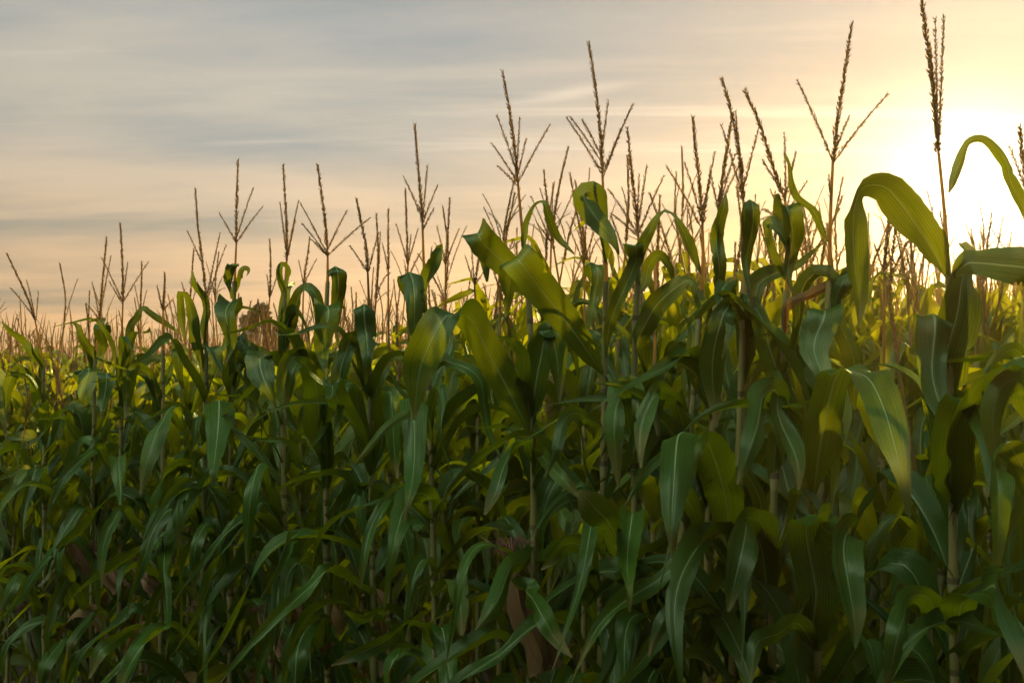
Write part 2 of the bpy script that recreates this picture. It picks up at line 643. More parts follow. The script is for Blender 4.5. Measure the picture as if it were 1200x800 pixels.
def hero(label, stalk, row=0, tassel=None, leaves=(), ears=(), fill=None, dY=0.0):
    H.append(dict(label=label, stalk=stalk, row=row, tassel=tassel, leaves=leaves, ears=ears, fill=fill, dY=dY))


def fl(x, ytop, w, ybot, xb=None, ang=0, back=30, wb=3, d=0.14):
    """a blade bent over towards the viewer: flat top edge, hanging face"""
    xb = x if xb is None else xb
    h = ybot - ytop
    return ([(x, ytop + back, 0.0, w * .8), (x, ytop + back * .35, -0.02, w), (x, ytop, -0.045, w), (x + (xb - x) * .1, ytop + h * .10, -0.075, w),
             (x + (xb - x) * .5, ytop + h * .5, -d * .8, w * .72), (x + (xb - x) * .8, ytop + h * .8, -d, w * .32), (xb, ybot, -d, min(wb, w * .4))], dict(flat=ang))


# --- traced plants, from the right of the field edge to the left
hero('tall corn plant whose broad leaf arches left in front of the sun, bundled tassel above',
     [(1118, 760), (1116, 560), (1112, 320)],
     tassel=dict(ped=[(1112, 320), (1106, 240), (1100, 180)], spike=[(1100, 180), (1094, 110), (1084, 30), (1076, -28)],
                 br=[(0.0, (1106, 18), 4), (0.02, (1096, 22), -2), (.05, (1090, 52), -3)]),
     leaves=[([(1112, 330, 0, 22), (1092, 285, -.02, 40), (1066, 245, -.05, 44), (1040, 224, -.07, 26), (1016, 226, -.09, 24), (1008, 262, -.10, 32), (1009, 310, -.10, 30), (1010, 350, -.10, 18), (1005, 382, -.10, 3)], {}),
             ([(1116, 326, 0, 22), (1135, 306, -.03, 30), (1170, 306, -.05, 44), (1210, 316, -.06, 44), (1250, 350, -.06, 30), (1270, 400, -.06, 4)], {}),
             ([(1117, 620, .0, 10), (1114, 540, 0, 26), (1112, 470, .0, 44), (1113, 420, -.01, 54), (1117, 370, -.01, 54), (1120, 335, 0, 40), (1128, 318, .03, 24), (1140, 300, .06, 20), (1132, 284, .08, 12)], dict(tilt=.2)),
             fl(1091, 372, 42, 530, 1108, -1, back=60),
             ([(1117, 585, 0, 36), (1128, 530, -.03, 62), (1150, 470, -.06, 56), (1180, 434, -.09, 40), (1215, 425, -.12, 40), (1245, 470, -.12, 30), (1260, 540, -.12, 4)], {}),
             ([(1113, 590, 0, 20), (1118, 545, -.03, 54), (1125, 490, -.05, 46), (1142, 470, -.06, 16), (1150, 520, -.08, 30), (1146, 585, -.1, 4)], {}),
             ([(1120, 745, 0, 20), (1090, 708, -.05, 26), (1060, 706, -.08, 30), (1045, 740, -.1, 36), (1042, 800, -.1, 10)], {}),
             ([(1122, 740, 0, 26), (1130, 700, -.08, 44), (1160, 688, -.14, 58), (1190, 725, -.2, 62), (1215, 790, -.22, 50), (1230, 860, -.22, 6)], {})],
     fill=3)
hero('corn plant cut by the right edge, its kinked leaf an inverted V before the sun',
     [(1238, 760), (1236, 600), (1232, 320)],
     tassel=dict(ped=[(1232, 322), (1221, 285), (1209, 245)], spike=[(1209, 245), (1203, 210), (1198, 180), (1195, 148)], br=[(0.0, (1183, 172), -3), (0, (1216, 190), 2)]),
     leaves=[([(1232, 310, 0, 12), (1202, 254, 0, 9), (1182, 218, 0, 11), (1166, 186, 0, 15), (1152, 165, -.01, 10), (1136, 164, -.02, 9), (1124, 186, -.03, 14), (1114, 210, -.04, 10), (1108, 224, -.04, 2)], dict(tilt=.3)),
             ([(1235, 520, 0, 20), (1210, 470, -.03, 40), (1180, 440, -.05, 20), (1165, 480, -.06, 34), (1170, 560, -.06, 4)], {}),
             ([(1236, 640, 0, 20), (1205, 560, -.03, 40), (1185, 520, -.05, 20), (1170, 560, -.08, 34), (1165, 690, -.08, 4)], {})],
     fill=2)
hero('corn plant with three-armed golden tassel, crossed by a broad leaf folded over to the right',
     [(958, 790), (960, 600), (966, 460), (972, 330)],
     tassel=dict(ped=[(972, 330), (973, 260), (976, 190)], spike=[(976, 190), (983, 130), (991, 78), (998, 27)],
                 br=[(0.0, (934, 94), -8), (-.02, (1041, 110), 5), (0.05, (996, 135), 3), (-.45, (971, 205), -2)]),
     leaves=[([(952, 590, 0, 26), (960, 520, -.03, 46), (974, 465, -.05, 46), (990, 434, -.07, 44), (1012, 431, -.11, 46), (1030, 472, -.14, 48), (1048, 522, -.16, 40), (1060, 560, -.17, 20), (1068, 604, -.17, 3)], dict(flat=(-14, 18))),
             fl(963, 366, 40, 490, 958, 1, back=50),
             ([(958, 640, 0, 16), (968, 618, -.04, 34), (988, 628, -.09, 46), (1000, 660, -.12, 50), (1000, 715, -.13, 32), (994, 757, -.13, 3)], dict(tilt=.25)),
             ([(972, 285, 0, 7), (958, 262, -.01, 10), (940, 232, -.02, 9), (924, 200, -.03, 6), (914, 182, -.03, 2)], {}),
             ([(972, 350, .0, 10), (985, 335, -.02, 22), (1003, 320, -.03, 14), (985, 345, -.05, 16), (972, 375, -.06, 3)], {}),
             ([(967, 400, 0, 10), (978, 350, .04, 16), (990, 395, .05, 24), (1000, 440, .05, 22), (1006, 480, .05, 3)], {}),
             ([(958, 760, 0, 14), (935, 735, -.05, 22), (905, 738, -.09, 28), (885, 752, -.11, 26), (880, 800, -.12, 4)], {}),
             ([(956, 760, 0, 20), (952, 700, -.03, 54), (950, 640, -.04, 60), (952, 600, -.05, 44), (960, 590, -.08, 20)], dict(tilt=.2))],
     fill=2)
hero('corn plant with leaning ragged tassel and a dark wedge-shaped leaf hanging below it',
     [(905, 790), (906, 620), (912, 470), (922, 340)],
     tassel=dict(ped=[(922, 340), (925, 290), (920, 235)], spike=[(920, 235), (906, 195), (890, 145), (873, 106)],
                 br=[(0.05, (893, 187), -6), (.0, (919, 157), 3), (.0, (933, 178), 3), (-.2, (946, 212), 5), (-.3, (895, 245), -14)]),
     leaves=[fl(922, 246, 25, 345, 932, -8, back=45, d=.06),
             ([(922, 330, 0, 6), (905, 285, -.02, 5), (892, 262, -.03, 8), (905, 257, -.04, 18), (916, 275, -.05, 14), (921, 300, -.05, 3)], {}),
             ([(918, 400, 0, 6), (925, 362, -.03, 9), (950, 343, -.06, 12), (985, 326, -.08, 13), (1004, 318, -.09, 3)], dict(dry_flare=True)),
             ([(910, 500, 0, 14), (908, 462, -.04, 18), (893, 470, -.07, 34), (876, 515, -.10, 32), (862, 566, -.11, 4)], {}),
             ([(906, 560, 0, 16), (916, 500, .0, 22), (935, 480, -.03, 16), (950, 462, -.05, 4)], {}),
             ([(906, 650, 0, 16), (890, 620, -.04, 20), (872, 606, -.07, 34), (866, 650, -.1, 48), (858, 716, -.11, 5)], dict(tilt=.2)),
             ([(908, 430, 0, 14), (915, 470, -.04, 28), (925, 520, -.06, 30), (935, 575, -.07, 4)], {})],
     fill=2)
hero('corn plant with paired tassel spikes and a stiff square-topped leaf beneath its thin stem',
     [(858, 790), (862, 620), (868, 470), (872, 330)],
     tassel=dict(ped=[(872, 330), (874, 270), (871, 235)], spike=[(871, 235), (868, 190), (858, 135), (846, 92)],
                 br=[(.05, (890, 147), 5), (.0, (845, 146), -4), (.1, (862, 130), 0)]),
     leaves=[fl(876, 238, 17, 360, 882, 2, back=60, wb=12, d=.05),
             ([(873, 450, 0, 14), (870, 390, .0, 22), (862, 358, -.03, 14), (848, 354, -.05, 22), (843, 390, -.07, 30), (838, 440, -.08, 28), (834, 500, -.08, 4)], dict(tilt=.25)),
             ([(872, 400, 0, 10), (874, 352, -.02, 12), (892, 380, -.05, 26), (912, 430, -.07, 28), (928, 480, -.08, 20), (938, 530, -.08, 3)], {}),
             ([(860, 640, 0, 14), (848, 590, -.05, 50), (838, 545, -.08, 56), (828, 515, -.1, 40), (815, 525, -.14, 12), (812, 560, -.14, 3)], dict(tilt=.2)),
             ([(866, 545, 0, 12), (880, 500, -.02, 18), (900, 475, -.03, 12), (912, 500, -.05, 16), (916, 545, -.06, 3)], {})],
     fill=3)
hero('corn plant with upright leaf blade like a spear under a short bushy tassel',
     [(828, 790), (830, 620), (836, 470), (841, 330)],
     tassel=dict(ped=[(841, 330), (843, 290), (842, 250)], spike=[(842, 250), (846, 215), (852, 175), (858, 135)],
                 br=[(.0, (833, 205), -3), (.05, (866, 195), 4), (.1, (862, 180), 2)]),
     leaves=[([(840, 345, 0, 12), (842, 310, -.01, 17), (845, 275, -.02, 16), (847, 245, -.03, 12), (848, 228, -.03, 2)], dict(tilt=.1)),
             fl(852, 330, 20, 420, 850, -3, back=40),
             ([(830, 560, 0, 16), (818, 514, -.03, 30), (800, 514, -.08, 48), (790, 545, -.13, 46), (786, 590, -.15, 32), (786, 625, -.16, 14), (788, 655, -.16, 2)], dict(flat=4)),
             ([(832, 480, 0, 14), (815, 440, -.01, 24), (790, 420, -.03, 14), (775, 450, -.05, 26), (770, 510, -.06, 3)], {})],
     fill=3)
hero('corn plant with thin forked tassel beside the long leaf bent like an elbow',
     [(790, 790), (800, 620), (812, 470), (822, 340)],
     tassel=dict(ped=[(822, 340), (824, 300), (823, 262)], spike=[(823, 262), (820, 215), (815, 175), (812, 137)],
                 br=[(-.15, (781, 195), -5), (.05, (838, 178), 4), (.0, (802, 190), -2), (-.1, (833, 200), 3)]),
     leaves=[([(815, 450, 0, 12), (828, 400, 0, 18), (838, 350, -.02, 10), (842, 380, -.03, 18), (840, 440, -.04, 3)], {}),
             ([(808, 520, 0, 14), (790, 470, -.02, 24), (770, 450, -.05, 14), (758, 490, -.07, 26), (750, 550, -.08, 3)], {}),
             ([(795, 700, 0, 14), (830, 716, -.04, 16), (803, 712, -.08, 28), (778, 728, -.1, 26), (764, 768, -.11, 3)], {})],
     fill=3)
hero('corn plant with open fan tassel and a long leaf rising right to a sharp elbow',
     [(742, 790), (744, 640), (742, 500), (745, 380), (748, 320)],
     tassel=dict(ped=[(748, 320), (749, 295), (748, 275)], spike=[(748, 275), (744, 235), (739, 190), (735, 150)],
                 br=[(.05, (758, 194), 3), (.0, (778, 206), 6), (-.05, (713, 222), -5), (-.1, (716, 250), -3), (.1, (749, 205), 1)]),
     leaves=[([(710, 420, -.03, 8), (714, 375, -.04, 15), (735, 325, -.06, 17), (758, 282, -.07, 15), (778, 252, -.08, 6), (790, 262, -.09, 8), (806, 290, -.10, 14), (822, 322, -.10, 3)], {}),
             ([(742, 420, 0, 14), (752, 390, -.02, 24), (775, 355, -.05, 28), (798, 334, -.07, 22), (812, 332, -.08, 10), (826, 358, -.10, 16), (842, 392, -.10, 3)], {}),
             fl(741, 606, 33, 712, 733, -1, back=40),
             ([(744, 660, 0, 8), (730, 636, -.04, 14), (722, 638, -.06, 8), (706, 606, -.10, 42), (692, 585, -.11, 40), (682, 572, -.11, 3)], dict(tilt=.15)),
             ([(742, 520, 0, 12), (735, 480, -.02, 26), (728, 460, -.04, 14), (722, 500, -.06, 30), (725, 570, -.07, 4)], {}),
             ([(744, 350, .0, 8), (758, 318, .03, 14), (770, 302, .03, 14), (782, 315, .03, 9), (790, 335, .03, 2)], {}),
             fl(742, 284, 20, 335, 748, 5, back=25, d=.05)],
     fill=2)
hero('corn plant with the tallest dark tassel, its forked arms spread above a hanging leaf',
     [(704, 790), (706, 640), (708, 480), (710, 330)],
     tassel=dict(ped=[(710, 330), (709, 270), (706, 205)], spike=[(706, 205), (704, 160), (698, 105), (690, 50)],
                 br=[(0.0, (664, 138), -8), (.1, (668, 137), -5), (.15, (682, 140), -3), (.12, (713, 118), 2), (.0, (742, 122), 6), (-.05, (738, 130), 5)]),
     leaves=[([(709, 310, 0, 4), (706, 262, -.03, 10), (698, 232, -.05, 20), (688, 226, -.07, 24), (696, 244, -.09, 28), (706, 268, -.10, 24), (716, 288, -.11, 10), (722, 300, -.11, 2)], dict(tilt=.15)),
             ([(708, 440, 0, 14), (684, 404, -.04, 27), (656, 370, -.07, 36), (634, 340, -.09, 42), (613, 309, -.11, 42), (606, 306, -.08, 40), (598, 325, -.05, 26), (589, 370, -.04, 3)], dict(flat=36)),
             fl(694, 306, 17, 380, 702, -8, back=25),
             ([(708, 540, 0, 12), (720, 480, .0, 16), (740, 452, -.03, 14), (748, 480, -.05, 20), (745, 530, -.06, 3)], {}),
             ([(706, 500, 0, 14), (690, 490, -.03, 16), (665, 492, -.06, 20), (648, 520, -.08, 16), (640, 560, -.08, 3)], {}),
             ([(705, 700, 0, 12), (690, 650, -.03, 20), (664, 640, -.06, 24), (645, 652, -.08, 16), (630, 665, -.09, 3)], {})],
     fill=3)
hero('corn plant with six-armed tassel on a tall stem and a thick yellowish stalk',
     [(628, 790), (626, 640), (624, 500), (622, 400), (618, 320)],
     tassel=dict(ped=[(618, 320), (612, 270), (607, 215)], spike=[(607, 215), (603, 175), (597, 130), (589, 84)],
                 br=[(.1, (582, 135), -3), (.0, (576, 168), -4), (-.05, (583, 194), -4), (.1, (609, 138), 2), (.05, (617, 162), 2), (.0, (645, 146), 6)]),
     leaves=[([(623, 512, 0, 16), (604, 474, -.03, 34), (580, 424, -.06, 38), (560, 386, -.08, 34), (544, 366, -.10, 38), (522, 364, -.13, 40), (506, 394, -.16, 44), (494, 432, -.16, 40), (489, 470, -.16, 14), (487, 492, -.16, 3)], dict(flat=(28, -14))),
             ([(620, 350, 0, 14), (602, 324, -.02, 30), (580, 298, -.04, 34), (566, 279, -.06, 34), (560, 272, -.03, 32), (566, 290, .02, 22), (572, 330, .03, 3)], dict(flat=37)),
             ([(613, 300, 0, 5), (617, 262, -.02, 9), (627, 244, -.03, 8), (640, 242, -.05, 8), (648, 258, -.06, 11), (658, 282, -.07, 8), (670, 300, -.07, 2)], dict(tilt=.3)),
             ([(622, 500, 0, 14), (628, 450, -.02, 30), (632, 400, -.03, 26), (642, 380, -.05, 12), (650, 410, -.06, 28), (655, 470, -.06, 3)], {}),
             ([(625, 545, 0, 10), (616, 510, -.04, 16), (600, 535, -.08, 26), (582, 570, -.11, 26), (566, 600, -.12, 4)], dict(flat=35)),
             ([(626, 640, 0, 16), (600, 670, -.06, 24), (575, 705, -.09, 28), (556, 736, -.1, 3)], {}),
             ([(627, 690, 0, 14), (614, 692, -.05, 18), (635, 722, -.09, 32), (652, 745, -.1, 22), (672, 765, -.11, 3)], {}),
             ([(625, 560, 0, 10), (634, 530, -.02, 12), (655, 560, -.06, 20), (680, 585, -.07, 3)], {}),
             ([(626, 660, 0, 12), (645, 648, -.04, 26), (662, 648, -.07, 24), (680, 664, -.09, 3)], dict(flat=-40))],
     ears=[((640, 785), 2.6, .35, True, 1.15)],
     fill=2)
hero('corn plant with narrow dark tassel beside a rolled-up curling leaf',
     [(510, 790), (508, 660), (504, 500), (500, 390)],
     tassel=dict(ped=[(500, 390), (497, 320), (495, 262)], spike=[(495, 262), (492, 220), (489, 185), (486, 146)],
                 br=[(.05, (473, 207), -3), (.0, (501, 194), 2), (.0, (513, 217), 3), (-.1, (508, 245), 2)]),
     leaves=[([(500, 380, 0, 8), (499, 330, -.02, 10), (508, 300, -.03, 12), (517, 287, -.04, 8), (512, 308, -.06, 12), (500, 330, -.06, 3)], {}),
             fl(480, 316, 26, 420, 492, 8, back=40),
             fl(486, 471, 36, 610, 476, 1, back=50),
             ([(506, 520, 0, 10), (496, 492, -.04, 12), (474, 484, -.08, 14), (450, 500, -.1, 12), (430, 530, -.11, 9), (418, 546, -.11, 2)], {}),
             ([(508, 600, 0, 12), (506, 580, -.04, 18), (488, 584, -.1, 32), (468, 604, -.13, 32), (458, 645, -.15, 16), (454, 712, -.15, 2)], dict(tilt=.2)),
             ([(508, 610, 0, 10), (478, 574, -.05, 12), (448, 590, -.09, 16), (430, 620, -.1, 16), (424, 655, -.11, 12), (423, 690, -.11, 2)], {}),
             ([(503, 440, 0, 10), (520, 420, 0, 16), (545, 437, -.04, 14), (560, 452, -.06, 14), (574, 496, -.08, 10), (590, 545, -.08, 2)], {}),
             ([(509, 760, 0, 12), (495, 736, -.04, 12), (450, 746, -.09, 22), (415, 762, -.11, 18), (388, 776, -.12, 2)], {}),
             ([(508, 700, 0, 14), (520, 684, -.03, 24), (536, 684, -.05, 26), (541, 705, -.07, 24), (538, 745, -.08, 6)], dict(flat=2))],
     fill=2)
hero('corn plant with slim tassel over a wide leaf folded flat across the row',
     [(438, 790), (436, 640), (434, 500), (432, 400)],
     tassel=dict(ped=[(432, 400), (432, 350), (431, 320)], spike=[(431, 320), (429, 290), (423, 260), (418, 233)],
                 br=[(0, (410, 288), -3), (.0, (444, 272), 3)]),
     leaves=[fl(428, 362, 26, 450, 430, 0, back=30),
             ([(433, 470, 0, 10), (425, 420, -.02, 20), (415, 396, -.04, 14), (402, 430, -.07, 24), (396, 490, -.08, 3)], {}),
             ([(435, 560, 0, 10), (420, 520, -.02, 24), (400, 470, -.05, 34), (390, 445, -.06, 28), (384, 470, -.1, 12)], {}),
             ([(436, 560, 0, 10), (450, 500, .0, 26), (456, 460, -.03, 14), (462, 500, -.05, 26), (466, 560, -.06, 3)], {}),
             ([(437, 730, 0, 8), (442, 716, -.04, 12), (424, 722, -.07, 14), (405, 718, -.09, 2)], {})],
     fill=4)
hero('corn plant with wide sprawling tassel above a dark square-topped leaf',
     [(384, 790), (383, 640), (381, 500), (382, 380), (384, 330)],
     tassel=dict(ped=[(384, 330), (384, 310), (384, 300)], spike=[(384, 300), (381, 260), (377, 228), (372, 193)],
                 br=[(.0, (352, 238), -8), (-.02, (354, 262), -8), (.05, (407, 246), 3), (.0, (434, 255), 7), (-.05, (364, 280), -3)]),
     leaves=[fl(383, 355, 29, 445, 378, 0, back=35),
             fl(394, 311, 20, 400, 396, 0, back=20, d=.03),
             ([(378, 430, 0, 6), (392, 421, -.03, 12), (404, 417, -.04, 10), (417, 415, -.05, 2)], {}),
             ([(380, 440, 0, 8), (368, 415, -.02, 12), (348, 412, -.05, 14), (336, 428, -.07, 14), (332, 455, -.08, 10), (335, 490, -.08, 2)], {}),
             ([(382, 560, 0, 12), (376, 500, -.02, 30), (366, 450, -.05, 34), (352, 424, -.06, 20), (340, 440, -.08, 16), (334, 480, -.08, 3)], {}),
             ([(383, 640, 0, 10), (400, 590, .0, 18), (412, 568, -.02, 14), (424, 590, -.04, 18), (430, 640, -.05, 3)], {}),
             ([(384, 770, 0, 10), (382, 728, -.04, 10), (366, 738, -.08, 24), (350, 768, -.11, 28), (343, 815, -.12, 14), (340, 850, -.12, 2)], dict(flat=20))],
     ears=[((384, 760), 3.3, .6, True, .8)],
     fill=3)
hero('corn plant with long tassel spike and a hooked leaf tip by the dark trees',
     [(336, 790), (334, 640), (332, 500), (333, 400), (334, 340)],
     tassel=dict(ped=[(334, 340), (335, 320), (336, 305)], spike=[(336, 305), (336, 265), (334, 230), (332, 193)],
                 br=[(.05, (328, 237), -1), (.0, (350, 235), 3), (-.05, (346, 258), 3)]),
     leaves=[([(333, 380, 0, 6), (330, 340, -.01, 8), (330, 318, -.02, 8), (333, 310, -.03, 6), (338, 318, -.04, 6), (336, 335, -.04, 2)], {}),
             ([(331, 420, 0, 8), (340, 380, -.02, 14), (350, 350, -.04, 15), (360, 340, -.05, 10), (370, 348, -.07, 14), (376, 380, -.08, 12), (378, 410, -.08, 2)], {}),
             ([(333, 440, 0, 8), (318, 414, -.03, 14), (303, 414, -.06, 32), (312, 440, -.1, 32), (321, 466, -.12, 8), (324, 480, -.12, 2)], dict(flat=-4)),
             ([(332, 560, 0, 8), (345, 520, -.02, 10), (354, 486, -.05, 12), (362, 470, -.05, 3)], {}),
             ([(333, 620, 0, 8), (318, 570, -.02, 22), (305, 545, -.05, 14), (296, 580, -.08, 24), (292, 660, -.09, 3)], {})],
     ears=[((336, 770), 2.6, .7, True, .85)],
     fill=4)
hero('corn plant with three-pronged tassel directly above stacked square-topped leaves',
     [(270, 790), (270, 640), (271, 500), (273, 400), (275, 330)],
     tassel=dict(ped=[(275, 330), (276, 305), (277, 285)], spike=[(277, 285), (277, 250), (278, 220), (279, 187)],
                 br=[(.0, (257, 250), -4), (.05, (297, 220), 3), (.0, (308, 242), 4)]),
     leaves=[fl(271, 307, 13, 350, 270, 0, back=15, wb=6, d=.03),
             ([(275, 345, 0, 5), (280, 322, -.01, 7), (286, 316, -.02, 6), (290, 322, -.03, 3)], {}),
             fl(269, 348, 26, 425, 266, 0, back=30),
             ([(272, 430, 0, 6), (283, 390, .0, 14), (288, 420, -.02, 14), (290, 450, -.02, 2)], {}),
             fl(256, 473, 37, 570, 250, 2, back=45),
             ([(270, 540, 0, 8), (280, 526, -.03, 8), (262, 506, -.06, 10), (250, 510, -.08, 2)], {}),
             ([(271, 470, 0, 12), (276, 440, -.01, 26), (280, 416, -.02, 30), (290, 412, -.04, 16), (297, 440, -.06, 22), (300, 490, -.06, 3)], {}),
             ([(270, 700, 0, 12), (258, 640, -.02, 20), (244, 610, -.05, 14), (232, 640, -.08, 18), (228, 700, -.08, 2)], {})],
     ears=[((270, 760), 2.9, .8, False, .95)],
     fill=4)
hero('corn plant with crooked tassel left of the stacked square-topped leaves',
     [(236, 790), (238, 640), (240, 500), (242, 400)],
     tassel=dict(ped=[(242, 400), (243, 375), (242, 350)], spike=[(242, 350), (237, 305), (232, 265), (229, 222)],
                 br=[(.3, (219, 270), -4), (-.02, (258, 273), 4), (-.1, (265, 287), 5), (-.05, (222, 330), -3)]),
     leaves=[([(240, 440, 0, 8), (232, 405, -.02, 12), (222, 370, -.03, 13), (213, 345, -.04, 8), (210, 372, -.02, 10), (214, 400, -.02, 2)], {}),
             ([(240, 410, 0, 4), (238, 360, -.01, 8), (232, 335, -.02, 9), (229, 318, -.02, 2)], {}),
             ([(239, 560, 0, 8), (222, 520, -.02, 14), (205, 480, -.05, 14), (188, 498, -.09, 26), (173, 535, -.11, 24), (164, 580, -.12, 3)], {}),
             ([(239, 620, 0, 8), (226, 568, -.05, 8), (212, 578, -.08, 20), (210, 610, -.1, 14), (213, 642, -.1, 2)], dict(flat=12)),
             ([(237, 770, 0, 8), (206, 729, -.06, 10), (184, 738, -.1, 24), (162, 758, -.13, 28), (146, 800, -.14, 12), (140, 830, -.14, 2)], dict(flat=25))],
     fill=4)
hero('corn plant with single-spike tassel and a pale leaf edge bent down low',
     [(188, 790), (190, 640), (191, 500), (191, 410)],
     tassel=dict(ped=[(191, 410), (191, 385), (191, 365)], spike=[(191, 365), (192, 350), (193, 335), (193, 320)],
                 br=[(0, (184, 335), -2), (0, (203, 350), 2)]),
     leaves=[([(190, 460, 0, 8), (200, 430, -.02, 12), (206, 405, -.02, 12), (212, 420, -.04, 14), (214, 460, -.05, 2)], {}),
             ([(190, 480, 0, 8), (176, 440, -.01, 14), (160, 428, -.04, 10), (150, 450, -.06, 18), (148, 490, -.06, 3)], {}),
             ([(189, 640, 0, 8), (150, 599, -.05, 8), (134, 612, -.08, 16), (122, 640, -.09, 15), (117, 690, -.1, 2)], {}),
             ([(188, 770, 0, 8), (166, 736, -.05, 8), (138, 748, -.09, 16), (116, 762, -.11, 20), (103, 795, -.12, 2)], {})],
     ears=[((188, 700), 2.8, .7, True, .9)],
     fill=5)
hero('corn plant with tall thin tassel and a leaf arching like a bow to the right',
     [(140, 790), (141, 640), (142, 500), (143, 420)],
     tassel=dict(ped=[(143, 420), (143, 385), (144, 355)], spike=[(144, 355), (144, 325), (143, 295), (141, 262)],
                 br=[(.0, (119, 302), -5), (.05, (150, 307), 2), (.0, (174, 307), 6), (-.05, (128, 330), -3)]),
     leaves=[([(143, 425, 0, 6), (150, 395, -.02, 10), (162, 370, -.03, 10), (171, 362, -.04, 7), (186, 374, -.05, 8), (208, 391, -.05, 2)], {}),
             fl(124, 440, 20, 490, 120, 3, back=25),
             ([(142, 560, 0, 8), (120, 525, -.03, 10), (98, 535, -.07, 14), (76, 560, -.09, 16), (62, 590, -.1, 2)], {}),
             ([(141, 780, 0, 8), (122, 720, -.05, 8), (100, 732, -.08, 12), (82, 752, -.1, 14), (78, 770, -.1, 2)], {})],
     ears=[((142, 690), 2.9, .7, True, 1.0)],
     fill=5)
hero('corn plant with dense tassel above a squat leaf blade folded flat',
     [(108, 790), (108, 640), (110, 500), (112, 420)],
     tassel=dict(ped=[(112, 420), (114, 395), (117, 375)], spike=[(117, 375), (119, 345), (122, 312), (125, 278)],
                 br=[(0, (108, 330), -2), (.05, (130, 300), 2), (0, (101, 355), -3)]),
     leaves=[fl(101, 430, 29, 480, 104, 2, back=25),
             ([(110, 440, 0, 6), (104, 410, -.01, 10), (94, 385, -.02, 8), (84, 378, -.03, 2)], {}),
             fl(121, 381, 15, 430, 117, 4, back=20, d=.05),
             ([(108, 800, 0, 8), (80, 752, -.05, 10), (66, 764, -.08, 22), (54, 785, -.1, 18), (46, 812, -.1, 2)], {})],
     ears=[((108, 670), 3.3, .6, True, .9)],
     fill=5)
hero('leftmost leaning tassel corn plant with a narrow leaf pointing up and left',
     [(52, 790), (52, 640), (52, 500), (51, 430)],
     tassel=dict(ped=[(51, 430), (46, 400), (41, 375)], spike=[(41, 375), (33, 350), (20, 322), (8, 297)],
                 br=[(.05, (12, 337), -3), (0, (31, 328), 2), (-.1, (45, 341), 4)]),
     leaves=[([(51, 440, 0, 6), (42, 418, -.02, 10), (25, 398, -.04, 10), (10, 384, -.05, 6), (2, 377, -.05, 2)], {}),
             ([(52, 480, 0, 6), (38, 445, -.02, 10), (22, 430, -.04, 10), (10, 450, -.06, 14), (6, 500, -.06, 2)], {}),
             ([(52, 590, 0, 8), (40, 545, -.04, 14), (25, 562, -.07, 14), (12, 592, -.08, 2)], {}),
             ([(52, 720, 0, 8), (30, 676, -.05, 12), (12, 690, -.08, 18), (-4, 715, -.09, 4)], {})],
     ears=[((52, 690), .5, .6, False, .9)],
     fill=5)


